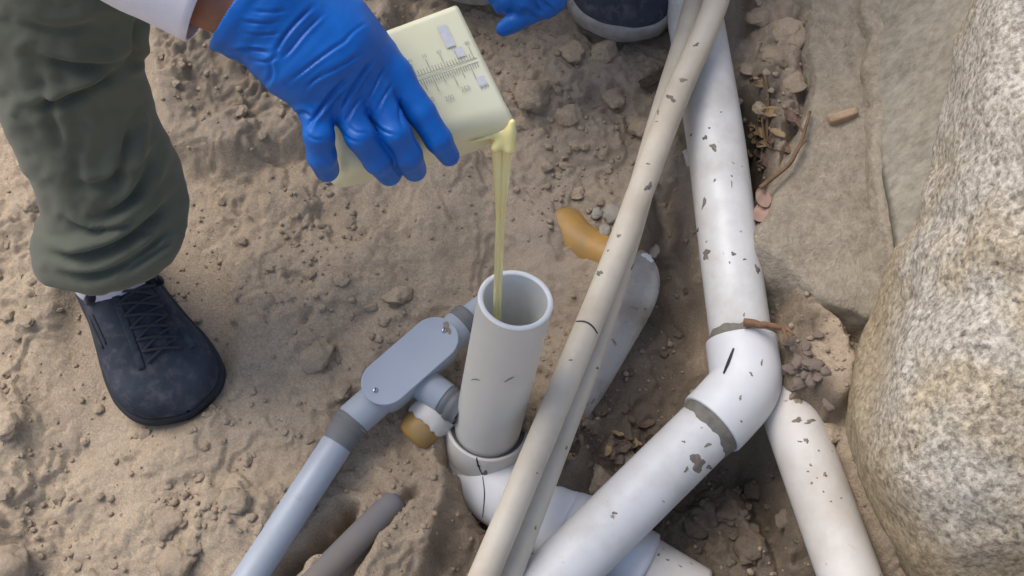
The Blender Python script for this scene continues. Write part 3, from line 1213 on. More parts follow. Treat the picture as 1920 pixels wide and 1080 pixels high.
def build_standpipe():
    rim = D(967, 561, 2 * R_STAND * FPX / 143)
    bot = G(913, 806, -.004)
    ax = unit(bot - rim)
    root = thing('upright_pipe', 'upright open grey white pipe receiving the poured liquid', 'pipe', bot)
    L = np.linalg.norm(bot - rim)
    t = .0052
    ro, ri = R_STAND, R_STAND - t
    mesh('pipe_wall', *ring_profile(rim, ax, [(ro, .0012), (ro, .05), (ro, .12), (ro, L + .03)], 64), MAT['pvc_clean'], root)
    mesh('bore', *ring_profile(rim, ax, [(ri, L + .02), (ri, .12), (ri, .05), (ri, .0012)], 64), MAT['pvc_bore'], root)
    mesh('cut_rim', *ring_profile(rim, ax, [(ro, .0012), (ro - .0006, 0), (ri + .0006, 0), (ri, .0012)], 64), MAT['pvc_rim'], root)
    tr = bvh(*ring_profile(rim, ax, [(ro, .0012), (ro, .05), (ro, .12), (ro, L + .03)], 64))
    for pts in ([(884, 712), (892, 710), (900, 713)], [(946, 716), (954, 711), (964, 706)]):
        s = stroke_on(tr, pts, .9)
        mesh('scuff', s[0], s[1], MAT['glue'], root, False)

    # elbow and the run it feeds
    sock_c = G(915, 797, .004)
    dwn = unit(ax)
    Rs = .0447
    er = thing('elbow_pipe', 'white bend with open socket holding the upright pipe, run passing under the others', 'pipe', G(940, 930, -.05))
    c0 = sock_c
    c1 = sock_c + dwn * .040
    run1, run2 = G(1034, 968, -.050), G(1300, 1128, -.080)
    rd = unit(run2 - run1)
    tb_ = np.linspace(0, 1, 52)[:, None]
    h0, h1 = c1 + dwn * .066 - rd * .012, run1 - rd * .085
    arc = c1 * (1 - tb_) ** 3 + 3 * h0 * tb_ * (1 - tb_) ** 2 + 3 * h1 * tb_ ** 2 * (1 - tb_) + run1 * tb_ ** 3
    pth = resample(np.concatenate([[c1 - dwn * .008], arc, [run1 + rd * .01]]), 60)
    sock = ring_profile(c0, dwn, [(Rs - .0042, .030), (Rs - .0040, .0010), (Rs - .0034, 0), (Rs - .0006, 0), (Rs, .0012), (Rs, .038), (Rs - .0006, .0405), (Rs - .0030, .0415)], 56)
    body = tube(pth, np.linspace(Rs - .0004, Rs - .0004, 60), 48, cap=False)
    mesh('bend', *body, MAT['pvc_fit'], er)
    mesh('socket', *sock, MAT['pvc_clean'], er)
    mesh('glue_ring', *ring_profile(c0, dwn, [(Rs - .0046, .0025), (R_STAND + .0004, .0050)], 56), MAT['glue'], er)
    rp = tube(resample([run1 - rd * .004, run1 + rd * .11], 20), Rs - .0016, 44)
    mesh('run_pipe', *rp, MAT['pvc_fit'], er)
    rq = tube(resample([run1 + rd * .105, run2], 20), Rs - .0060, 44)
    mesh('run_pipe', *rq, MAT['pvc_old'], er)
    tb = bvh(*join([sock]))
    for pts, wd in (([(892, 849), (894, 862), (898, 876), (905, 890)], 1.3), ([(889, 853), (896, 856)], 1.2), ([(894, 872), (901, 874)], 1.2)):
        s = stroke_on(tb, pts, wd)
        if s:
            mesh('pen_mark', s[0], s[1], MAT['ink'], er, False)
    b = blob_on(tb, 910, 888, 7, 5, 0, 5)
    if b:
        mesh('glue_drip', b[0], b[1], MAT['mud'], er)
    tb = bvh(*body)
    s = stroke_on(tb, [(905, 893), (909, 920), (908, 945), (905, 970)], 1.0)
    if s:
        mesh('pen_mark', s[0], s[1], MAT['ink'], er, False)
    tb = bvh(*rp)
    for pts in ([(1056, 1005), (1044, 1003), (1055, 994), (1072, 984)], [(1068, 995), (1070, 975), (1075, 986)]):
        s = stroke_on(tb, pts, 1.2)
        if s:
            mesh('pen_mark', s[0], s[1], MAT['ink'], er, False)
    add_marks(er, bvh(*rq), [(1212, 1040, 6, 8, .3), (1196, 1070, 6, 4, 0), (1252, 1050, 5, 3, .5), (1276, 1062, 5, 2, .5), (1235, 1040, 3, 5, 0)])
    return rim, ax, ri


RIM, PAX, RBORE = build_standpipe()


def build_conduit():
    H = .058
    A, B = G(722, 716, H), G(815, 635, H)
    e1 = unit(B - A)
    nz = unit(np.array([-.10, -.22, 1.0]))
    nz = unit(nz - e1 * (nz @ e1))
    e2 = unit(np.cross(nz, e1))
    root = thing('conduit_junction', 'grey conduit junction with screwed oval cover beside the upright pipe', 'conduit', G(760, 740, 0))
    L = np.linalg.norm(B - A) / 2
    c = (A + B) / 2

    def stadium(r, z, grow=0.0, n=20):
        pts = []
        for k in range(n + 1):
            a = -math.pi / 2 + math.pi * k / n
            pts.append(c + e1 * (L + grow + r * math.cos(a)) + e2 * r * math.sin(a) + nz * z)
        for k in range(n + 1):
            a = math.pi / 2 + math.pi * k / n
            pts.append(c + e1 * (-L - grow + r * math.cos(a)) + e2 * r * math.sin(a) + nz * z)
        return np.array(pts)

    def loft(secs):
        V = np.concatenate(secs)
        n = len(secs[0])
        F = []
        for i in range(len(secs) - 1):
            for j in range(n):
                k = (j + 1) % n
                F.append((i * n + j, i * n + k, (i + 1) * n + k, (i + 1) * n + j))
        F.append(tuple(range(n - 1, -1, -1)))
        F.append(tuple(range((len(secs) - 1) * n, len(secs) * n)))
        return V, F
    r = .0245
    mesh('housing', *loft([stadium(r * .55, -.044), stadium(r * .82, -.040), stadium(r * .94, -.030), stadium(r * .96, -.0035), stadium(r * .94, -.003)]), MAT['conduit'], root)
    plate = loft([stadium(r, -.003), stadium(r * 1.03, -.0022), stadium(r * 1.03, -.0006), stadium(r * .995, 0)])
    o = mesh('cover_plate', *plate, MAT['plate'], root, False)
    for s in (-1, 1):
        q = c + e1 * s * (L + r * .55)
        sc_ = mesh('screw', *ring_profile(q, nz, [(.0030, 0), (.0029, .0010), (.0018, .0016), (.0001, .0017)], 18), MAT['screw'], root)
        mesh('screw_slot', *box(q + nz * .0017, e1 * .002 + e2 * .0012, e2 * .0004 - e1 * .0006, nz * .0002), MAT['ink'], sc_, False)
    tp = bvh(*plate)
    b = blob_on(tp, 838, 614, 12, 7, .9, 3)
    if b:
        mesh('mud_spot', *b, MAT['mud'], root)
    # sockets along the run
    down = nz * -.024
    R1 = .0172
    for s, ln in ((-1, .026), (1, .016)):
        base = c + e1 * s * (L + r * .35) + down
        mesh('socket', *ring_profile(base, e1 * s, [(.019, 0), (.0190, ln * .7), (.0188, ln + r * .6), (.0172, ln + r * .6 + .0015), (.0150, ln + r * .6 + .0015)], 36), MAT['conduit'], root)
    lo0 = c - e1 * (L + r * .95 + .026) + down
    end = G(425, 1150, .016)
    dl = unit(end - lo0)
    mesh('coupling', *ring_profile(lo0, dl, [(.0150, -.004), (.0186, -.002), (.0192, .002), (.0180, .004), (.0194, .0055), (.0194, .010), (.0178, .0115), (.0186, .0135), (.0186, .020), (.0172, .0235), (.0165, .030)], 40), MAT['glue'], root)
    pv = tube(resample([lo0 + dl * .012, end], 60), .0166, 36)
    mesh('conduit_pipe', *pv, MAT['conduit'], root)
    tr = bvh(*pv)
    for spot in ((634, 896, 5, 10, .5), (628, 902, 3, 3, 0)):
        b = blob_on(tr, *spot[:4], spot[4], 8)
        if b:
            mesh('dark_stain', *b, MAT['ink'], root)
    up0 = c + e1 * (L + r * .95 + .014) + down
    mesh('coupling', *ring_profile(up0, e1, [(.0150, -.004), (.0190, -.002), (.0194, .003), (.0180, .005), (.0192, .0065), (.0192, .011), (.0170, .013)], 40), MAT['glue'], root)
    far = up0 + e1 * .075 - nz * .012
    mesh('conduit_pipe', *tube(resample([up0 + e1 * .006, far], 20), .0152, 32), MAT['conduit'], root)
    # side branch to the upright pipe
    b0 = c - e1 * .006 + down
    b1 = G(850, 760, .030)
    bd = unit(b1 - b0)
    mesh('branch_socket', *ring_profile(b0, bd, [(.0178, .008), (.0180, .048), (.0178, .049), (.0150, .0495)], 36), MAT['conduit'], root)
    mesh('branch_coupling', *ring_profile(b0, bd, [(.0150, .047), (.0164, .049), (.0176, .051), (.0176, .0555), (.0160, .057), (.0182, .0585), (.0182, .064), (.0165, .066), (.0165, .072)], 36), MAT['glue'], root)


build_conduit()


def build_other_pipes():
    a, b = G(748, 934, .004), G(520, 1160, .004)
    pv = tube(resample([a, b], 40), np.concatenate([[.0105, .0135], np.full(38, .0148)]), 32, wob=.0008, seed=9)
    o = mesh('buried_pipe', *pv, MAT['pipe_dark'])
    tag(o, 'dust covered dark grey pipe half buried below the grey conduit', 'pipe')

    # half buried white elbow with an amber stained end
    root = thing('buried_elbow', 'half buried white elbow with amber stained end behind the thin pipes', 'pipe', G(1150, 520, -.03))
    P = smooth_path([G(1050, 412, -.022), G(1076, 452, -.013), G(1130, 482, -.010), G(1196, 500, -.002), G(1204, 540, -.004), G(1166, 610, -.014), G(1112, 700, -.020), G(1060, 780, -.030)], 60, 3)
    full = tube(P, .0215, 36, wob=.0010, seed=3)
    n = 22
    mesh('amber_end', *tube(P[:n], np.concatenate([[.018, .0235], np.full(n - 2, .0250)]), 36, wob=.0012, seed=3), MAT['amber'], root)
    mesh('bend', *tube(P[n - 1:], np.full(61 - n, .0218), 36, wob=.0012, seed=3), MAT['pvc_dirty'], root)
    # crust of pale mortar on the bend
    tr = bvh(*full)
    for x, y, rx, ry in ((1216, 482, 12, 9), (1226, 474, 7, 8), (1148, 420, 9, 16), (1134, 442, 7, 10), (1100, 440, 20, 12), (1080, 432, 16, 10)):
        b = blob_on(tr, x, y, rx, ry, .3, int(x), lift=.0016)
        if b:
            mesh('mortar_crust', *b, MAT['mud'] if x < 1120 else MAT['pvc_rim'] if y > 470 else MAT['cement'], root)

    # broken amber stub under the branch
    root = thing('broken_stub', 'broken amber stained pipe stub with ragged white edge below the junction', 'pipe', G(785, 830, -.02))
    a, b = G(812, 778, .010), G(770, 826, .003)
    d = unit(b - a)
    seg = 40
    t = np.linspace(0, 2 * math.pi, seg, endpoint=False)
    ref = unit(np.cross(d, [0, 0, 1.0]))
    up_ = np.cross(ref, d)
    jag = .004 * fbm(np.cos(t) * 3, np.sin(t) * 3, 12, 3)
    V, F = [], []
    for s, rr, j in ((-.012, .0245, 0), (.002, .0245, 0), (.010, .0245, 1), (.011, .0215, 1), (.000, .0205, 0)):
        V.append(a + d * (s + jag * j)[:, None] + rr * (np.cos(t)[:, None] * ref + np.sin(t)[:, None] * up_) if j else
                 a + d * s + rr * (np.cos(t)[:, None] * ref + np.sin(t)[:, None] * up_))
    V = np.concatenate(V)
    for i in range(4):
        for j in range(seg):
            k = (j + 1) % seg
            F.append((i * seg + j, i * seg + k, (i + 1) * seg + k, (i + 1) * seg + j))
    mesh('shell', V, F, MAT['pvc_old'], root)
    core = tube([a - d * .01, a + d * .010, a + d * .022, a + d * .032, a + d * .036], [.0205, .0212, .0208, .0185, .010], 36, wob=.0012)
    mesh('amber_core', *core, MAT['amber'], root)


build_other_pipes()

# ------------------------------------------------------------------ jug, liquid
S0 = D(932, 572, depth(RIM))                      # where the stream meets the pipe mouth
_r = ray(943, 262)
LIP = CAM + _r * ((S0[1] - CAM[1]) / _r[1])
DL = depth(LIP)


def camvec(r, d, t):
    """right, down, toward-camera components -> world"""
    return r * RT - d * UPC - t * FW


JA = unit(camvec(.91, -.375, -.44))              # jug axis, base to mouth
_b = camvec(.40, .92, .08)
JB = unit(_b - JA * (_b @ JA))                    # across the printed face, downwards
JN = np.cross(JA, JB)
if JN @ FW > 0:
    JN = -JN
JM = D(958, 228, DL - .004)                       # mouth corner: lower edge of the printed face
JLEN, JW, JD = .128, .102, .076


def jug_pt(s, u, n):
    """s from mouth (0) back to base (-JLEN), u from lower edge (0) up to the upper edge (-JW), n out of the face"""
    return JM + JA * s + JB * u + JN * n


def J(px, py, n):
    """where pixel looks at height n over the printed face plane"""
    r = ray(px, py)
    o = JM + JN * n
    t = ((o - CAM) @ JN) / (r @ JN)
    return CAM + r * t


def jug_section(s, inset, n=14):
    f = 1 - .13 * (-s / JLEN)                      # slight taper to the base
    wu, wn = JW * f / 2 - inset, JD * f / 2 - inset
    cu, cn = -JW / 2, -JD / 2
    pts = []
    for cx, cy, a0 in ((1, 1, 0), (-1, 1, 90), (-1, -1, 180), (1, -1, 270)):
        rad = (.017 if cx > 0 else .006) - inset * .6
        for k in range(n):
            a = math.radians(a0 + 90 * k / (n - 1))
            pts.append((cu + cx * (wu - rad) + rad * math.cos(a), cn + cy * (wn - rad) + rad * math.sin(a)))
    out = []
    for u, v in pts:
        ss = s
        # pouring lip at the lower corner, rim cut slightly slanting
        k = math.exp(-((u - 0) ** 2 + (v + .012) ** 2) / .00035)
        if s > -.03:
            q = 1 + s / .03
            u += .006 * k * q
            ss += .007 * k * q
        out.append(jug_pt(ss + .10 * (v + JD / 2) * (1 + s / JLEN) - .004, u, v))
    return np.array(out)


def build_jug():
    root = thing('measuring_jug', 'cloudy plastic measuring jug with faded scale held tilted by the gloved hand', 'jug', jug_pt(-JLEN / 2, -JW / 2, -JD))
    ss = np.concatenate([[-JLEN, -JLEN + .002, -JLEN + .006], np.linspace(-JLEN + .012, -.03, 14), np.linspace(-.026, 0, 8)])
    outer = []
    for i, s in enumerate(ss):
        inset = (.007, .003, .0008)[i] if i < 3 else 0
        outer.append(jug_section(s, inset))
    inner = [jug_section(s, .0016 if s < -.004 else .0014) for s in ss[::-1] if s > -JLEN + .003]
    secs = outer + inner
    n = len(secs[0])
    V = np.concatenate(secs)
    F = []
    for i in range(len(secs) - 1):
        for j in range(n):
            k = (j + 1) % n
            F.append((i * n + j, (i + 1) * n + j, (i + 1) * n + k, i * n + k))
    F.append(tuple(range(n)))
    F.append(tuple(range((len(secs) - 1) * n + n - 1, (len(secs) - 1) * n - 1, -1)))
    mesh('body', V, F, MAT['jug'], root)
    # printed scale on the face
    marks, nums, blue = [], [], []

    def bar(s0, s1, u0, u1, dst):
        dst.append(box(jug_pt((s0 + s1) / 2, (u0 + u1) / 2, .00015), JA * (s1 - s0) / 2, JB * (u1 - u0) / 2, JN * .00012))
    for k in range(36):
        s = -.094 + k * .0025
        l = .0105 if k % 5 == 0 else .0045
        u = -.0560
        bar(s - .00025, s + .00025, u - l, u, marks)
    for k in range(44):
        s = -.094 + k * .00205
        l = .0125 if k % 8 == 0 else .0085 if k % 4 == 0 else .0042
        bar(s - .00028, s + .00028, -.0525, -.0525 + l, marks)
    bar(-.096, -.004, -.0562, -.0558, marks)
    bar(-.096, -.004, -.0527, -.0523, marks)
    mesh('scale_ticks', *join(marks), MAT['print'], root, False)['kind'] = 'stuff'
    # numerals
    nv = []

    def digits(txt, s, u, size):
        cu = bpy.data.curves.new('numeral', 'FONT')
        cu.body = txt
        cu.size = size
        cu.align_x = 'CENTER'
        cu.align_y = 'CENTER'
        ob = bpy.data.objects.new('numeral', cu)
        col.objects.link(ob)
        dg = bpy.context.evaluated_depsgraph_get()
        me = ob.evaluated_get(dg).to_mesh()
        vv = np.array([v.co[:] for v in me.vertices])
        ff = [tuple(p.vertices) for p in me.polygons]
        ob.evaluated_get(dg).to_mesh_clear()
        bpy.data.objects.remove(ob)
        bpy.data.curves.remove(cu)
        if len(vv):
            nv.append((jug_pt(s, u, .0003) + vv[:, :1] * JA - vv[:, 1:2] * JB, ff))
    for k in range(8):
        digits(str(10 + 10 * k), -.094 + k * .0125, -.0690, .0040)
    for k in range(6):
        digits(str(50 + 50 * k), -.094 + .0082 + k * .0155, -.0355 + (.003 if k % 2 else 0), .0052)
    mesh('scale_numerals', *join(nv), MAT['print'], root, False)['kind'] = 'stuff'
    bl = []
    for (s0, s1, u0, u1) in ((-.024, -.016, -.088, -.070), (-.019, -.012, -.068, -.060), (-.012, -.005, -.041, -.033)):
        bar(s0, s1, u0, u1, bl)
    for b_ in bl:
        mesh('faded_stamp', *b_, MAT['print_blue'], root, False)

    # liquid lying in the lower side of the jug: clip the inside by the level plane through the lip
    lv = LIP[2] + .004
    secs = []
    m = 30
    for s in np.linspace(-JLEN + .008, -.001, m):
        q = jug_section(s, .0024)
        z = q[:, 2]
        zz = np.minimum(z, lv)
        # push the wet part of the section down to the level plane along the section
        cen = q.mean(0)
        qq = q.copy()
        low = z.min()
        for i in range(len(q)):
            if z[i] > lv:
                tgt = q[np.argmin(z)]
                d = tgt - q[i]
                t = (lv - z[i]) / d[2] if abs(d[2]) > 1e-9 else 0
                qq[i] = q[i] + d * np.clip(t, 0, .985)
        secs.append(qq)
    n = len(secs[0])
    V = np.concatenate(secs)
    F = []
    for i in range(m - 1):
        for j in range(n):
            k = (j + 1) % n
            F.append((i * n + j, (i + 1) * n + j, (i + 1) * n + k, i * n + k))
    F.append(tuple(range(n)))
    F.append(tuple(range((m - 1) * n + n - 1, (m - 1) * n - 1, -1)))
    return V, F


LQ = build_jug()


def build_liquid():
    root = thing('poured_liquid', 'pale yellow liquid streaming from the jug lip into the upright pipe', 'liquid', S0 - [0, 0, .1])
    mesh('pool_in_jug', *LQ, MAT['liquid'], root)
    zt, zb = LIP[2], S0[2] - .14
    top = jug_pt(.003, .004, -.012)
    n = 60
    zs = np.concatenate([np.linspace(top[2] + .004, zt - .03, 12), np.linspace(zt - .034, zb, n - 12)])
    f = np.clip((zt - zs) / .11, 0, 1)
    st = []
    for k, (dx0, r0, r1, dx1, dy) in enumerate(((-.0054, .0052, .0027, -.0013, 0.0), (.0042, .0056, .0029, .0016, .001))):
        xs = LIP[0] + dx0 * (1 - f) ** 1.5 + dx1 * (1 - (1 - f) ** 1.5) + (S0[0] - LIP[0]) * np.clip((zt - zs) / (zt - S0[2]), 0, 1.3)
        ys = LIP[1] + dy + np.where(f < 1, (1 - f) ** 2 * (top[1] - LIP[1]) * .8, 0)
        rr = r1 + (r0 - r1) * (1 - f) ** 1.3 - .0004 * np.clip((zt - zs) / .3, 0, 1)
        rr = rr * (1 + .05 * np.sin(zs * 70 + k))
        rr[0] *= .5
        st.append(tube(np.stack([xs, ys, zs], 1), rr, 20))
    mesh('stream', *join(st), MAT['liquid'], root)
    # coat over the wet lip
    p = jug_pt(-.003, .003, -.010)
    a, b = jug_pt(-.03, -.001, -.020), jug_pt(.004, .004, -.006)

    def fs(X, Y, Z):
        q = (X, Y, Z)
        d = capsule_sd(q, jug_pt(-.030, .001, -.018), jug_pt(.000, .003, -.012), .0014, .0030)
        d = smin(d, capsule_sd(q, jug_pt(.001, .003, -.012), LIP + [-.0058, 0, -.010], .0028, .0040), .006)
        d = smin(d, capsule_sd(q, jug_pt(.003, .000, -.004), LIP + [.0050, .0008, -.012], .0028, .0046), .006)
        return d
    c = LIP
    V, Fq = surfnet(fs, c - .05, c + .05, .0013)
    mesh('lip_coat', relax(V, Fq, 2), Fq, MAT['liquid'], root)


build_liquid()

# ------------------------------------------------------------------ gloved hand, arm, leg of the pouring person
def sdf_mesh(caps, k, h, lines=(), pad=.02, it=2, nudge=None, groups=None):
    """caps: list of (a, b, ra, rb, group); groups blend inside with k and meet the others with a small blend"""
    P = np.array([q for c in caps for q in (c[0], c[1])])
    R = max(max(c[2], c[3]) for c in caps)
    lo, hi = P.min(0) - R - pad, P.max(0) + R + pad

    def f(X, Y, Z):
        q = (X, Y, Z)
        gr = {}
        for c in caps:
            d = capsule_sd(q, *c[:4])
            g = c[4] if len(c) > 4 else 0
            gr[g] = d if g not in gr else smin(gr[g], d, k if g == 0 else .003)
        palm = gr.pop(0)
        out = palm
        for g, d in gr.items():
            out = np.minimum(out, smin(palm, d, .009))
        return out
    V, Fq = surfnet(f, lo, hi, h)
    V = relax(V, Fq, it)
    if lines:
        V = creases(V, vnormals(V, Fq), lines)
    return V, Fq


def pxm(n_px, d):
    return n_px * d / FPX


def build_person():
    wrist = J(486, 18, .030)
    dw = depth(wrist)
    cuff_in = D(398, -24, dw + .004)
    root = thing('person', 'person in olive trousers and white shirt pouring from the jug with a blue glove', 'person', G(260, 640, 0))
    s = DL * .98 / FPX
    caps = []

    def chain(pts, g):
        for (x0, y0, n0, r0), (x1, y1, n1, r1) in zip(pts[:-1], pts[1:]):
            caps.append((J(x0, y0, n0), J(x1, y1, n1), r0 * s, r1 * s, g))
    # palm: metacarpals fanning from the wrist
    for pts in ([(462, 30, .030, 68), (545, 128, .026, 46), (592, 196, .016, 27)],
                [(480, 14, .032, 72), (590, 128, .030, 44), (645, 190, .018, 28)],
                [(490, 6, .032, 72), (626, 108, .033, 44), (700, 172, .019, 28)],
                [(500, 0, .032, 70), (650, 78, .031, 46), (738, 138, .018, 28)],
                [(520, -10, .025, 60), (640, 42, .020, 44), (705, 98, .014, 36)],
                [(430, 18, .030, 66), (486, 18, .031, 72)]):
        chain(pts, 0)
    # thumb, folded round the far side of the jug
    chain([(560, 30, .006, 46), (640, 74, -.018, 34), (720, 96, -.040, 28)], 0)
    V0 = None
    # fingers
    chain([(590, 196, .017, 29), (598, 254, .016, 27), (603, 292, .002, 26), (613, 318, -.018, 23)], 1)
    chain([(646, 196, .019, 29), (676, 256, .020, 27), (708, 300, .006, 26), (730, 326, -.014, 23)], 2)
    chain([(704, 178, .020, 30), (742, 250, .020, 28), (764, 292, .008, 27), (777, 318, -.012, 23)], 3)
    chain([(744, 146, .019, 30), (790, 212, .016, 27), (822, 262, .010, 25), (842, 292, -.002, 20)], 4)
    G1 = .0016
    lines = [([(592, 8), (560, 36), (528, 74), (512, 108)], .0030, 6, .7), ([(612, 22), (572, 58), (540, 100), (520, 116)], .0020, 5, .6),
             ([(656, 144), (628, 168), (600, 206), (574, 244)], .0040, 6, .8), ([(706, 104), (672, 146), (644, 196), (632, 226)], .0030, 5, .7),
             ([(692, 90), (640, 124), (590, 150), (556, 172)], .0018, 5, .6), ([(664, 66), (610, 100), (560, 140), (532, 160)], .0018, 5, .6),
             ([(724, 118), (700, 168), (684, 196)], .0020, 4, .6), ([(740, 150), (716, 186), (700, 220)], .0020, 4, .5),
             ([(680, 176), (660, 206), (646, 232)], .0022, 4, .6), ([(452, 40), (490, 44), (526, 40)], .0020, 5, .7),
             ([(458, 62), (490, 66), (524, 62)], .0018, 4, .7), ([(436, 94), (470, 92), (506, 98)], .0028, 5, .8),
             ([(470, 112), (500, 118), (520, 104)], .0020, 5, .7), ([(506, 120), (510, 140), (500, 156)], .0022, 6, .7),
             ([(548, 216), (572, 208), (584, 222)], .0028, 6, .7), ([(640, 246), (654, 262), (676, 268)], .0016, 4, .6),
             ([(700, 228), (716, 246), (742, 254)], .0018, 4, .6), ([(652, 232), (664, 248), (690, 250)], .0012, 4, .6),
             ([(574, 250), (586, 262), (606, 262)], .0014, 4, .6), ([(690, 40), (660, 60), (640, 84)], .0012, 5, .5), ([(540, 20), (500, 24), (470, 20)], .0014, 5, .6),
             ([(620, 128), (590, 146), (566, 180)], .0014, 5, .5), ([(750, 190), (748, 222), (762, 248)], .0014, 4, .5)]
    lines = [(p_, d_ * .75, max(2.6, w_ * .62), r_ * .8) for p_, d_, w_, r_ in lines]
    V, Fq = sdf_mesh(caps, .016, .0013, lines, it=2)
    # fine crinkles running across the back of the hand
    N = vnormals(V, Fq)
    px, py = proj(V)
    al = (px - 600) * .62 + (py - 120) * .78
    ac = (px - 600) * .78 - (py - 120) * .62
    wv = vnoise(ac / 90 + .01 * al, al / 17 + ac * .01, 301)
    amp = .0003 * sstep(330, 120, py) + .0006 * sstep(560, 470, px)
    V = V + N * (amp * wv)[:, None]
    # open the cuff: drop the faces behind the cuff line
    cut0, cutn = D(424, 46, dw), unit(J(560, 110, .03) - J(430, 20, .03))
    keep = ((V - cut0) @ cutn)[np.asarray(Fq)].min(1) > .0015 * 0
    Fk = np.asarray(Fq)[keep]
    used = np.unique(Fk)
    mp = -np.ones(len(V), int)
    mp[used] = np.arange(len(used))
    gl = mesh('glove', V[used], mp[Fk], MAT['glove'], root)
    md = gl.modifiers.new('skin', 'SOLIDIFY')
    md.thickness = .0008
    md.offset = -1

    # forearm skin showing at the wrist
    a, b = J(500, 30, .028), D(372, -34, dw + .002)
    fa = tube(resample([a, b], 30), np.linspace(.0255, .0290, 30), 32, wob=.0012)
    mesh('wrist', *fa, MAT['skin'], root)

    # sleeve: wide cuff, runs back up the arm to the shirt
    elbow = D(60, -210, dw - .02)
    sh = elbow + np.array([-.18, .20, .20])
    back = unit(elbow - b)
    c0 = D(424, -4, dw + .002) + back * .010
    path = smooth_path([c0, c0 + back * .07, c0 + back * .16, elbow, elbow + (sh - elbow) * .5, sh], 80, 2)
    rad = np.interp(np.linspace(0, 1, 80), [0, .03, .15, .4, .7, 1], [.0405, .0415, .045, .056, .068, .085])
    SV, SF = tube(path, rad, 56, cap=False)
    SV = SV + .003 * fbm(SV[:, 0] * 22, SV[:, 1] * 22, 200, 3, SV[:, 2] * 22)[:, None] * unit([0, 0, 1])
    SN = vnormals(SV, [f for f in SF])
    sl = mesh('sleeve', SV, SF, MAT['shirt'], root)
    m2 = sl.modifiers.new('hem', 'SOLIDIFY')
    m2.thickness = .0025
    m2.offset = -1

    # trouser leg: rings between the edges the photo shows, standing over the shoe
    Y0 = G(250, 545, .09)[1]
    rings = [((166, 506), (346, 452)), ((128, 500), (350, 440)), ((90, 484), (350, 424)), ((72, 462), (347, 404)), ((68, 436), (343, 380)), ((78, 404), (336, 352)), ((90, 380), (326, 330)),
             ((76, 346), (312, 300)), ((52, 298), (296, 254)), ((26, 240), (278, 196)), ((4, 180), (266, 130)), ((-18, 110), (268, 66)),
             ((-34, 40), (272, 4)), ((-46, -40), (274, -60)), ((-58, -140), (276, -150)), ((-70, -260), (280, -260))]
    nr = 150
    RL = smooth_path([r[0] for r in rings], nr, 1)
    RR = smooth_path([r[1] for r in rings], nr, 1)
    seg = 140
    ang = np.linspace(0, 2 * math.pi, seg, endpoint=False)
    Vt = []
    for i in range(nr):
        f = i / (nr - 1)
        Yc = Y0 + .10 * f - .02 * sstep(.15, 0, f)
        l, r_ = at_y(*RL[i], Yc), at_y(*RR[i], Yc)
        c, hw = (l + r_) / 2, (r_ - l) / 2
        i2 = min(i + 1, nr - 1)
        bk = np.array([0, 1, -.25]) * np.linalg.norm(hw) * (.80 if f > .12 else .80)
        bk = bk - unit(hw) * (bk @ unit(hw))
        Vt.append(c + np.cos(ang)[:, None] * hw + np.sin(ang)[:, None] * bk)
    topc = Vt[-1].mean(0)
    hipp = topc + np.array([-.10, .34, .16])
    last = Vt[-1]
    for k in range(1, 14):
        t = k / 13
        cc = topc * (1 - t) ** 2 + 2 * t * (1 - t) * (topc + [0, .06, .14]) + t * t * hipp
        rot = Matrix.Rotation(-t * 1.15, 3, 'X')
        Vt.append(np.array([cc + np.array(rot @ Vector((p - topc) * (1 + .12 * t))) for p in last]))
    nr2 = len(Vt)
    Vt = np.concatenate(Vt)
    Ft = np.array([(i * seg + j, i * seg + (j + 1) % seg, (i + 1) * seg + (j + 1) % seg, (i + 1) * seg + j) for i in range(nr2 - 1) for j in range(seg)])
    Nt = vnormals(Vt, Ft)
    cen = np.repeat(Vt.reshape(nr2, seg, 3).mean(1), seg, 0)
    if ((Vt - cen) * Nt).sum() < 0:
        Ft = Ft[:, ::-1].copy()
        Nt = -Nt
    px, py = proj(Vt)
    fold = .0035 * fbm(px / 85 + py / 150, py / 70 - px / 160, 220, 3)
    Vt = Vt + Nt * fold[:, None]
    tl = [([(60, 98), (120, 122), (190, 126), (246, 104)], .010, 14, .8), ([(48, 208), (120, 186), (190, 152), (244, 118)], .011, 14, .9),
          ([(248, 232), (236, 290), (214, 350)], .009, 13, .8), ([(262, 30), (250, 80), (244, 116)], .008, 10, .7),
          ([(72, 470), (140, 486), (220, 458), (290, 402), (334, 362)], .012, 12, 1.0), ([(96, 508), (180, 520), (250, 486), (330, 424)], .009, 11, .9),
          ([(120, 412), (170, 438), (228, 424), (262, 398)], .008, 10, .8), ([(70, 128), (90, 200), (120, 290)], .006, 16, .6),
          ([(150, 236), (140, 300), (150, 370)], .005, 18, .6), ([(230, 512), (280, 480), (330, 450)], .006, 8, .8), ([(290, 290), (270, 340), (230, 390), (190, 410)], .009, 12, .8),
          ([(30, 40), (110, 66), (200, 40)], .006, 18, .6), ([(110, 340), (170, 352), (250, 320), (300, 280)], .006, 14, .7), ([(205, 470), (250, 440), (300, 430)], .004, 7, .7)]
    tl = [(p_, d_ * .9, w_ * .68, r_) for p_, d_, w_, r_ in tl]
    Vt = creases(Vt, Nt, tl)
    tr = mesh('trouser_leg', Vt, Ft, MAT['trouser'], root)
    m3 = tr.modifiers.new('cloth', 'SOLIDIFY')
    m3.thickness = .003
    m3.offset = -1
    # shirt body bent over, out of the picture above
    tcaps = [(hipp + [0.02, .04, .02], sh + [-.05, .10, .02], .15, .16), (sh + [-.05, .10, .02], sh, .12, .09)]
    Vb, Fb = sdf_mesh([(a_, b_, r0, r1, 0) for a_, b_, r0, r1 in tcaps], .08, .016, pad=.05)
    mesh('shirt_body', Vb, Fb, MAT['shirt'], root)
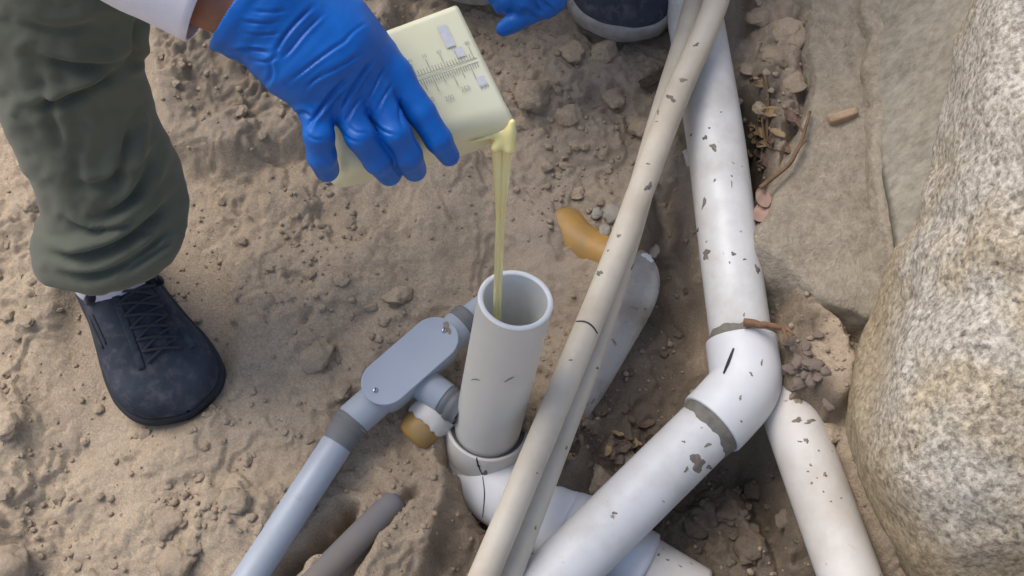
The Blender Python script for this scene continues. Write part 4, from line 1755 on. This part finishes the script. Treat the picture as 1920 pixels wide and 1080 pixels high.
    build_shoe(root, heel=(176, 440), toe=(338, 790), offh=.010, width=.112, sole='sole_dark', sole_h=.016, laces=True, sock=True)


def build_shoe(root, heel, toe, offh, width, sole, sole_h, laces, sock, length=None, ridges=False, bias=1):
    H, T = G(*heel, offh), G(*toe, offh)
    fdir = unit((T - H))
    L = np.linalg.norm(T - H) if length is None else length
    H = T - fdir * L
    upv = unit(np.array([0, -SLOPE, 1.0]))
    upv = unit(upv - fdir * (upv @ fdir))
    side = np.cross(fdir, upv)                    # to the right of the foot
    ts = np.linspace(0, 1, 90)
    tk = [0, .03, .10, .25, .42, .58, .70, .80, .88, .94, .975, 1.0]
    wl = np.interp(ts, tk, [.02, .45, .66, .72, .74, .86, .97, 1.0, .94, .76, .52, .03]) * width / 2
    kern = np.hanning(9)
    kern /= kern.sum()
    wl = np.convolve(np.pad(wl, 4, mode='edge'), kern, 'valid')
    wl[0], wl[-1] = wl[0] * .3, wl[-1] * .25
    cen = -bias * np.interp(ts, [0, .3, .6, .8, 1.0], [0, 0, .003, .007, .013])
    hh = np.interp(ts, [0, .06, .2, .38, .48, .6, .75, .88, .96, 1.0], [.070, .088, .094, .090, .082, .068, .053, .046, .036, .014])
    hh = np.convolve(np.pad(hh, 4, mode='edge'), kern, 'valid')
    n = 40
    V, F = [], []
    for i, t in enumerate(ts):
        b = H + fdir * L * t + side * cen[i]
        for k in range(n):
            a = math.pi * k / (n - 1)
            x = math.copysign(abs(math.cos(a)) ** .72, math.cos(a))
            y = abs(math.sin(a)) ** .80
            wid = wl[i] * (1 - .22 * (y ** 2) * (1 - sstep(.6, .95, t)))
            V.append(b + side * x * wid + upv * (sole_h * .8 + y * (hh[i] - sole_h * .8)))
    V = np.array(V)
    for i in range(len(ts) - 1):
        for k in range(n - 1):
            F.append((i * n + k, i * n + k + 1, (i + 1) * n + k + 1, (i + 1) * n + k))
        F.append((i * n + n - 1, i * n, (i + 1) * n, (i + 1) * n + n - 1))
    V = V + .0012 * fbm(V[:, 0] * 40, V[:, 1] * 40, 400, 3, V[:, 2] * 40)[:, None] * upv
    sh = mesh('shoe', V, F, MAT['shoe'], root)
    tree = bvh(V, F)

    def on(t, x, lift=.001):
        """point on the shoe upper at length t, sideways x (m)"""
        o = H + fdir * L * t + side * x + upv * .25
        p, nn, _, _ = tree.ray_cast(Vector(o), Vector(-upv))
        return np.array(p) + upv * lift if p is not None else o - upv * .2
    # sole
    SV, SF = [], []
    rings = [(0, 1.00), (.15, 1.045), (.8, 1.055), (1.0, 1.02)]
    m = len(ts)
    loop = [(i, 1) for i in range(m)] + [(i, -1) for i in range(m - 1, -1, -1)]
    for zf, gr in rings:
        for q, (i, sg) in enumerate(loop):
            g = 1.0
            if ridges and .1 < zf < .9:
                g = 1 + .012 * (1 if (q // 1) % 2 else -1)
            tt = (ts[i] - .5) * (1 + (gr - 1) * .4) + .5
            SV.append(H + fdir * L * tt + side * (cen[i] + sg * (wl[i] * gr * g + .0012)) + upv * (sole_h * zf - .004))
    SV = np.array(SV)
    c = len(loop)
    for r in range(len(rings) - 1):
        for q in range(c):
            k = (q + 1) % c
            SF.append((r * c + q, r * c + k, (r + 1) * c + k, (r + 1) * c + q))
    for r in (0, len(rings) - 1):
        for i in range(m - 1):
            SF.append((r * c + i, r * c + i + 1, r * c + c - 2 - i, r * c + c - 1 - i))
    mesh('sole', SV, SF, MAT[sole], sh)
    if laces:
        # tongue panel and eyelet stays
        rows = 6
        tq = np.linspace(.49, .74, rows)
        for sg in (-1, 1):
            st = [on(t, sg * (.017 + .003 * k / rows) - .019, .0008) for k, t in enumerate(np.linspace(.46, .80, 22))]
            mesh('eyelet_stay', *tube(np.array(st), .0042, 10, flat=.35), MAT['shoe'], sh)
        for k in range(rows):
            w0 = .0195
            for sg in (-1, 1):
                P = []
                t1 = tq[k]
                t2 = min(tq[k] + .052, .79)
                for q in np.linspace(0, 1, 12):
                    P.append(on(t1 + (t2 - t1) * q, sg * w0 * (1 - 2 * q) - .019, .0022 + .0016 * math.sin(math.pi * q) * (1 if sg > 0 else .4)))
                mesh('lace', *tube(np.array(P), .0017, 8), MAT['lace'], sh)
        P = [on(.445 + .01 * abs(q), .028 * q - .010, .004 + .004 * (1 - abs(q))) for q in np.linspace(-1.3, 1.3, 15)]
        mesh('collar', *tube(np.array(P), .0062, 12), MAT['collar'], sh)
        P = [on(.435, .022 * q - .012, .010 + .002 * (1 - abs(q))) for q in np.linspace(-.5, .5, 9)]
        mesh('tongue', *tube(np.array(P), .007, 12, flat=.5), MAT['collar'], sh)
        P = [on(.44, -.012, .015), on(.455, -.0115, .012), on(.47, -.011, .007)]
        mesh('tongue_tab', *tube(np.array(P), .0012, 8), MAT['sole_pale'], sh)
        for k in range(2):
            P = [on(t, .030 + .005 * k + .01 * (t - .55), .0006) for t in np.linspace(.50, .63, 10)]
            mesh('stripe', *tube(np.array(P), .0012, 8), MAT['sole_dark'], sh)
    if sock:
        ank = H + fdir * L * .365 + upv * .058 - side * .004
        mesh('sock', *tube(resample([ank, ank + np.array([0, .01, .075])], 20), np.linspace(.041, .043, 20), 36, wob=.001), MAT['sock'], root)
    return sh


build_person()


# ------------------------------------------------------------------ second person at the top edge
def build_helper():
    root = thing('person', 'person standing at the top edge, blue gloved hand hanging beside a dusty dark shoe', 'person', G(1150, 0, .01))
    build_shoe(root, heel=(1182, -190), toe=(1140, 72), offh=.022, width=.128, sole='sole_pale', sole_h=.026, laces=False, sock=False, length=.30, ridges=True)
    build_shoe(root, heel=(850, -260), toe=(886, 8), offh=.018, width=.118, sole='sole_pale', sole_h=.026, laces=False, sock=False, length=.30, ridges=True)
    # trouser legs and a crouching body above the frame
    for x in (1185, 850):
        b = G(x, -150, .09)
        kn = b + np.array([-.01, .03, .40])
        pth = smooth_path([b, b + [0, .01, .2], kn, kn + [0, .30, .06]], 40, 2)
        pv = tube(pth, np.linspace(.068, .095, 40), 40, cap=False, wob=.006)
        mesh('trouser_leg', *pv, MAT['jeans'], root)
    d0 = depth(G(990, 20, .16))
    s = d0 / FPX

    def q(x, y, t):
        return D(x, y, d0 - t)
    caps = []

    def chain(pts, g):
        for (x0, y0, t0, r0), (x1, y1, t1, r1) in zip(pts[:-1], pts[1:]):
            caps.append((q(x0, y0, t0), q(x1, y1, t1), r0 * s, r1 * s, g))
    chain([(1030, -120, .02, 44), (1000, -70, .015, 46), (985, -20, .01, 40)], 0)
    chain([(1000, -70, .015, 46), (1030, -16, .01, 36)], 0)
    chain([(1034, -18, .012, 30), (1022, 8, .008, 26), (990, 26, .004, 20), (960, 44, 0, 18), (944, 54, -.002, 15)], 1)
    chain([(978, -22, .014, 28), (954, 0, .006, 22), (942, 10, -.004, 18)], 2)
    chain([(1000, -20, .018, 28), (984, 6, .012, 22), (972, 14, 0, 18)], 3)
    chain([(1024, -20, .02, 28), (1036, 2, .014, 22), (1034, 14, .0, 17)], 4)
    chain([(960, -50, .012, 28), (935, -24, .004, 22), (930, -6, -.006, 18)], 5)
    V, Fq = sdf_mesh(caps, .012, .0022, [([(1000, 2), (1008, 12), (1012, 22)], .002, 3, .8), ([(1016, 0), (1024, 8), (1034, 14)], .002, 3, .8), ([(985, 20), (1005, 34), (1020, 36)], .002, 4, .7)], it=2)
    mesh('glove', V, Fq, MAT['glove'], root)
    w0, w1 = q(1030, -110, .02), q(1060, -260, .10)
    sh = w1 + np.array([.05, .28, .22])
    mesh('sleeve', *tube(smooth_path([w0, w1, sh], 30, 2), np.linspace(.036, .06, 30), 36, wob=.002), MAT['shirt'], root)


build_helper()

# ------------------------------------------------------------------ clods, stones, leaves, twigs
def rock_mesh(seed, sub=3, rough=.22, flat=.7):
    import bmesh
    bm = bmesh.new()
    bmesh.ops.create_icosphere(bm, subdivisions=sub, radius=1)
    V = np.array([v.co[:] for v in bm.verts])
    F = [tuple(v.index for v in f.verts) for f in bm.faces]
    bm.free()
    n = fbm(V[:, 0] * 1.3 + seed * 3.1, V[:, 1] * 1.3, seed, 5, V[:, 2] * 1.3, .62)
    r0 = np.random.default_rng(seed)
    V = V * (1 + rough * n)[:, None]
    for _ in range(5):
        d = unit(r0.normal(size=3))
        h = r0.uniform(.55, .85)
        e = np.maximum(V @ d - h, 0)
        V = V - e[:, None] * d * .85
    V[:, 2] *= flat
    V[:, 0] *= r0.uniform(.85, 1.3)
    return V, F


ROCKS = []
ROCKSETS = {}
for k in range(8):
    V, F = rock_mesh(500 + k, 4, .24)
    me = bpy.data.meshes.new('dirt_clod')
    me.from_pydata(V.tolist(), [], F)
    me.polygons.foreach_set('use_smooth', [True] * len(me.polygons))
    me.update()
    ROCKS.append(me)


def rock(name, px, py, size_px, mat, label, cat, group=None, sink=.5, stretch=None, seed=None):
    p = gz((px, py))
    r = size_px / 2 * depth(p) / FPX
    k = int(px * 3 + py * 7) % 8 if seed is None else seed
    key = (k, mat.name)
    if key not in ROCKSETS:
        me = ROCKS[k].copy()
        me.materials.append(mat)
        ROCKSETS[key] = me
    me = ROCKSETS[key]
    o = bpy.data.objects.new(name, me)
    col.objects.link(o)
    o.location = (p[0], p[1], p[2] + r * .62 * (1 - 2 * sink))
    o.rotation_euler = (.25 * math.sin(px), .25 * math.cos(py), px * .37)
    o.scale = (r * .9, r * .9, r * .8) if stretch is None else tuple(r * q for q in stretch)
    tag(o, label, cat, group)
    return o


def scatter():
    big = [(1072, 98, 58, 'rounded tan clod just below the second shoe, nearer the jug'), (1132, 100, 62, 'rounded tan clod below the toe of the second shoe, nearer the thin pipes'),
           (1070, 218, 56, 'brownish clod standing alone between the jug and thin pipes'), (1150, 186, 56, 'dusty clod left of the weathered wood sliver'),
           (996, 180, 84, 'flat cracked clod right beside the tilted jug'), (988, 230, 46, 'small blocky clod just right of the jug lip'), (1200, 236, 62, 'dusty clod touching the thin pipes below the wood sliver'),
           (742, 556, 62, 'tan clod behind the grey junction cover'), (596, 668, 80, 'pale flat clod left of the junction cover'),
           (636, 734, 46, 'round clod left of the lower junction screw'), (396, 934, 50, 'rounded clod in the heap below the left shoe, leftmost upper one'), (442, 940, 66, 'larger pale clod in the heap below the left shoe, right side'),
           (312, 978, 66, 'smooth rounded clod left of the clod heap at lower left'), (362, 1020, 44, 'pale angular clod at the bottom of the lower left heap'), (330, 1050, 84, 'broad flat clod at the bottom edge lower left'),
           (1120, 768, 46, 'grey clod beside the lower thin pipe in the hollow'), (1362, 960, 46, 'dark angular stone in the deep trench below the white elbow'),
           (1120, 900, 56, 'pinkish broken clod above the sloping lower white pipe'), (1480, 60, 74, 'rough clod on the bank right of the big pipe'), (1510, 80, 44, 'reddish clod in the crack beside the footing'),
           (1424, 36, 54, 'rough clod on the bank near the top of the thin pipes'), (1452, 104, 64, 'crumbly grey clod in the middle of the bank right of the big pipe'), (1404, 134, 40, 'small clod touching the big pipe on its right bank'),
           (1492, 158, 50, 'clod below the reddish one at the footing crack'), (1436, 186, 46, 'clod just above the leaf litter'), (1300, 990, 54, 'dark clod left in the deep trench under the lower white pipe'), (1420, 900, 52, 'dark clod below the cement band of the elbow'),
           (1400, 1030, 60, 'dark clod at the bottom of the deep trench'), (1470, 980, 44, 'dark clod beside the right dusty pipe in the trench'),
           (14, 800, 62, 'pale clod at the left edge level with the shoe toe'), (20, 1060, 90, 'pale stone in the lower left corner'), (1515, 752, 60, 'crumbly clod on top of the right dusty pipe'),
           (1562, 810, 50, 'small clod between the right dusty pipe and boulder'), (60, 380, 56, 'pinkish clod left of the trouser hem'), (1170, 865, 60, 'clod above the lower white pipe, nearer the elbow')]
    for x, y, s_, lab in big:
        rock('dirt_clod', x, y, s_, MAT['clod_damp_shade' if ('dark' in lab or 'hollow' in lab) else 'clod'], lab, 'clod', 'dirt clods lying in the trench')
    # smaller clods
    r0 = np.random.default_rng(21)
    zones = [(960, 120, 130, 110, 22), (1060, 320, 110, 70, 16), (420, 960, 110, 60, 20), (1380, 960, 90, 90, 46), (1130, 830, 60, 50, 16), (90, 960, 90, 100, 18), (560, 640, 110, 130, 20),
             (400, 820, 160, 60, 16), (450, 150, 90, 70, 22), (1450, 130, 50, 100, 16), (960, 930, 60, 70, 10), (700, 620, 60, 60, 10), (40, 560, 50, 130, 12), (500, 460, 120, 70, 10), (1480, 800, 60, 60, 8), (1240, 680, 50, 110, 10)]
    names = ['on the bank between jug and second shoe', 'on the soil above the buried elbow', 'in the heap at lower left', 'in the deep trench below the elbow', 'in the hollow beside the thin pipes',
             'along the lower left corner', 'on the soil between shoe and junction', 'in front of the left shoe toe', 'on the shelf behind the trouser leg', 'on the bank right of the big pipe',
             'below the white bend', 'behind the junction cover', 'along the left edge', 'on the soil under the jug', 'beside the right dusty pipe', 'in the dark hollow left of the big pipe']
    for (cx, cy, sx, sy, n), zl in zip(zones, names):
        for _ in range(n):
            x, y = cx + sx * r0.normal() * .8, cy + sy * r0.normal() * .8
            if not (-20 < x < 1600 and -20 < y < 1100):
                continue
            rock('small_clod', x, y, float(np.clip(r0.lognormal(2.75, .4), 9, 34)), MAT['clod_damp_shade' if ('trench' in zl or 'hollow' in zl or 'bend' in zl) else 'clod'], f'small crumbly soil clod lying loose {zl}', 'clod', zl, sink=.4)
    for x, y, s_, lab in ((1148, 408, 40, 'ragged pale mortar fragment left of the thin pipes above the amber end'), (1134, 440, 30, 'small grey mortar fragment touching the amber end'), (1224, 474, 34, 'pale mortar lump on the white bend right of the thin pipes'),
                          (1120, 404, 24, 'pale mortar chip above the amber end')):
        rock('mortar_fragment', x, y, s_, MAT['mortar'], lab, 'mortar', 'mortar fragments round the buried elbow', sink=.1)
    # pebbles wedged by the footing
    for x, y, s_, lab in ((1497, 684, 32, 'grey pebble wedged beside the elbow, left of the pale one'), (1524, 688, 36, 'pale brown pebble standing below the broken footing'), (1478, 640, 28, 'small grey pebble under the orange stem'),
                          (1440, 560, 22, 'small pebble jammed between big pipe and footing'), (1500, 720, 30, 'pinkish pebble beside the elbow corner'), (1470, 700, 24, 'dark pebble touching the elbow'), (1548, 700, 22, 'tiny pebble at the foot of the broken footing face'),
                          (1446, 600, 20, 'tiny grey pebble above the orange stem')):
        rock('pebble', x, y, s_, MAT['pebble'], lab, 'pebble', 'pebbles wedged beside the white elbow', sink=.15, stretch=(.8, 1.1, .7))
    for k in range(22):
        rock('pebble', 1505 + 34 * r0.normal(), 690 + 36 * r0.normal(), float(r0.uniform(12, 26)), MAT['pebble'], 'small grey brown pebble in the rubble at the foot of the broken footing', 'pebble', 'rubble at the foot of the footing', sink=.2, stretch=(.8, 1.1, .7))
    # crumbs nobody could count
    parts = []
    bv, bf = rock_mesh(600, 1, .2, .8)
    n = 8000
    xs, ys = r0.uniform(-.60, .42, n), r0.uniform(-.36, .60, n)
    dens = .25 + .75 * (lumps(xs, ys, .12, 77, .7) > .12)
    ok = r0.uniform(size=n) < dens
    xs, ys = xs[ok], ys[ok]
    zs = ground_z(xs, ys)[0]
    sz = np.clip(r0.lognormal(-6.6, .55, len(xs)), .0005, .0046)
    V = np.zeros((len(xs), len(bv), 3))
    for i in range(len(xs)):
        a = r0.uniform(0, 6.28)
        R = np.array([[math.cos(a), -math.sin(a), 0], [math.sin(a), math.cos(a), 0], [0, 0, 1]])
        V[i] = (bv * sz[i]) @ R.T * [1, 1, .85] + [xs[i], ys[i], zs[i] + sz[i] * .35]
    Fb = np.array(bf)
    Fall = (Fb[None] + (np.arange(len(xs)) * len(bv))[:, None, None]).reshape(-1, 3)
    o = mesh('soil_crumbs', V.reshape(-1, 3), Fall, MAT['clod'])
    o['kind'] = 'stuff'
    tag(o, 'fine loose soil crumbs strewn over the dug ground', 'crumbs')


scatter()


def leaf(px, py, ln, wd, ang, mat, label, group=None, lift=.004, curl=.3, tilt=(0, 0), on=None):
    p = gz((px, py)) if on is None else on
    s = depth(p) / FPX
    L, W = ln * s / 2, wd * s / 2
    nu, nv = 12, 6
    V, F = [], []
    for i in range(nu + 1):
        t = i / nu * 2 - 1
        hw = W * (max(0, 1 - abs(t) ** 2.2)) ** .7 + .0002
        for j in range(nv + 1):
            q = j / nv * 2 - 1
            V.append((L * t, hw * q, curl * (L * .5 * t * t + W * q * q * .8) + .0006 * math.sin(7 * t + 3 * q)))
    for i in range(nu):
        for j in range(nv):
            a = i * (nv + 1) + j
            F.append((a, a + nv + 1, a + nv + 2, a + 1))
    R = np.array((Matrix.Rotation(-ang, 3, 'Z') @ Matrix.Rotation(tilt[0], 3, 'X') @ Matrix.Rotation(tilt[1], 3, 'Y')))
    loc = p + [0, 0, lift]
    o = mesh('dry_leaf', np.array(V) @ R.T + loc, F, mat, loc=loc)
    md = o.modifiers.new('thickness', 'SOLIDIFY')
    md.thickness = .0006
    tag(o, label, 'leaf', group)


def twig(name, pts, r, mat, label, cat='twig', world=False, fork=None):
    P = np.array(pts) if world else np.array([gz((x, y)) + [0, 0, l] for x, y, l in pts])
    P = smooth_path(P, 26, 2)
    P = P + min(r * .4, .0007) * np.stack([vnoise(np.arange(26) / 3., np.full(26, k * 3.3), int(pts[0][0]) if not world else 5) for k in range(3)], 1)
    parts = [tube(P, np.linspace(r, r * .6, 26), 10)]
    if fork:
        for i, v in fork:
            q = P[i]
            parts.append(tube(smooth_path([q, q + np.array(v) * .5 + [0, 0, .002], q + np.array(v)], 10, 1), np.linspace(r * .6, r * .3, 10), 8))
    o = mesh(name, *join(parts), mat)
    tag(o, label, cat)


def litter():
    # dry leaves by the footing
    fo = .066
    leaf(1430, 376, 40, 26, 1.25, MAT['leaf_pink'], 'upper rounded pinkish dead leaf lying against the footing edge', 'pink leaves by the footing', on=G(1432, 372, .052), lift=0, curl=.25, tilt=(.5, .2))
    leaf(1426, 404, 42, 32, 1.45, MAT['leaf_pink'], 'lower wider pinkish dead leaf lying against the footing edge', 'pink leaves by the footing', on=G(1428, 402, .046), lift=0, curl=.25, tilt=(.45, -.1))
    r0 = np.random.default_rng(5)
    for k in range(34):
        x, y = 1440 + 34 * r0.normal(), 246 + 34 * r0.normal()
        if x < 1398 or x > 1500:
            continue
        leaf(x, y, r0.uniform(18, 40), r0.uniform(8, 20), r0.uniform(0, 3.1), MAT[('leaf_tan', 'leaf_brown', 'leaf_tan')[k % 3]],
             'curled dry leaf in the litter beside the big white pipe', 'leaf litter beside the big pipe', lift=r0.uniform(.002, .012), curl=r0.uniform(.1, .7), tilt=(r0.uniform(-.6, .6), r0.uniform(-.4, .4)))
    for k in range(24):
        x, y = 1160 + 60 * r0.normal(), 832 + 24 * r0.normal()
        leaf(x, y, r0.uniform(18, 40), r0.uniform(6, 14), r0.uniform(0, 3.1), MAT[('leaf_brown', 'wood_grey', 'leaf_tan')[k % 3]],
             'shredded dry leaf in the hollow above the lower white pipe', 'shredded litter in the hollow', lift=r0.uniform(.002, .008), curl=r0.uniform(.1, .6), tilt=(r0.uniform(-.6, .6), r0.uniform(-.4, .4)))
    for k in range(14):
        x, y = 950 + 50 * r0.normal(), 1010 + 30 * r0.normal()
        leaf(x, y, r0.uniform(30, 60), r0.uniform(8, 16), r0.uniform(.6, 1.6), MAT[('leaf_brown', 'wood_grey')[k % 2]],
             'long brown leaf shred below the bend of the white elbow', 'shreds below the white bend', lift=r0.uniform(.002, .008), curl=r0.uniform(.1, .4), tilt=(r0.uniform(-.6, .6), r0.uniform(-.4, .4)))
    # stems and twigs
    twig('broken_twig', [G(1394, 604, .062), G(1425, 608, .066), G(1452, 612, .066), G(1478, 617, .064)], .0046, MAT['twig_orange'], 'orange brown broken stem lying across the top of the elbow joint', 'stem', True,
         fork=[(24, (.006, -.010, .002)), (22, (.004, -.014, -.004))])
    twig('thin_twig', [G(1492, 560, .05), G(1497, 596, .03), G(1494, 630, .012), G(1490, 668, -.01)], .0016, MAT['twig_orange'], 'thin dark twig standing against the broken footing face', 'twig', True,
         fork=[(10, (.010, -.006, .01)), (18, (-.010, .004, .01)), (20, (.012, .002, .004))])
    twig('forked_twig', [G(1424, 352, .062), G(1452, 332, .068), G(1482, 306, .074), G(1500, 276, .076), G(1520, 210, .068)], .0028, MAT['twig'], 'pale forked twig along the footing edge above the pink leaves', 'twig', True,
         fork=[(12, (.012, .014, .004)), (18, (-.010, .016, .004))])
    twig('root', [(1388, 232, .004), (1410, 250, .008), (1440, 262, .006)], .0018, MAT['twig'], 'thin root curling among the leaf litter', 'root')
    twig('root', [(1404, 284, .004), (1430, 284, .012), (1462, 290, .006)], .0016, MAT['twig'], 'straight thin root below the leaf litter', 'root')
    twig('straw', [(1508, 56, .014), (1514, 46, .02), (1520, 36, .016)], .0012, MAT['leaf_tan'], 'short yellow straw sticking from the crack in the bank', 'straw')
    # weathered wood sliver
    a, b = gz((1204, 168)) + [0, 0, .008], gz((1262, 138)) + [0, 0, .010]
    d = unit(b - a)
    sd_ = unit(np.cross(d, [0, 0, 1]))
    parts = []
    for k in range(3):
        parts.append(tube(resample([a + sd_ * (.004 * (k - 1)) - d * .002 * (k % 2), b + sd_ * .005 * (k - 1) + d * .004 * k], 12), np.full(12, .0042 - .0006 * k), 8, wob=.0012, seed=k))
    o = mesh('wood_sliver', *join(parts), MAT['wood_grey'], smooth=False)
    tag(o, 'dark weathered wood sliver poking out left of the thin pipes', 'wood')
    # brick shard set in the footing
    c = G(1580, 218, .064)
    e = unit(G(1612, 208, .07) - G(1548, 226, .07))
    V, F = rock_mesh(711, 4, .08, 1)
    V = np.sign(V) * np.abs(V) ** .45
    upv = np.array([0, -SLOPE, 1.0])
    f2 = np.cross(upv, e)
    o = mesh('brick_shard', c + V[:, :1] * e * .017 + V[:, 1:2] * f2 * .0065 + V[:, 2:] * upv * .006, F, MAT['brick'])
    tag(o, 'pale orange brick shard stuck in the dusty footing top', 'brick')


litter()
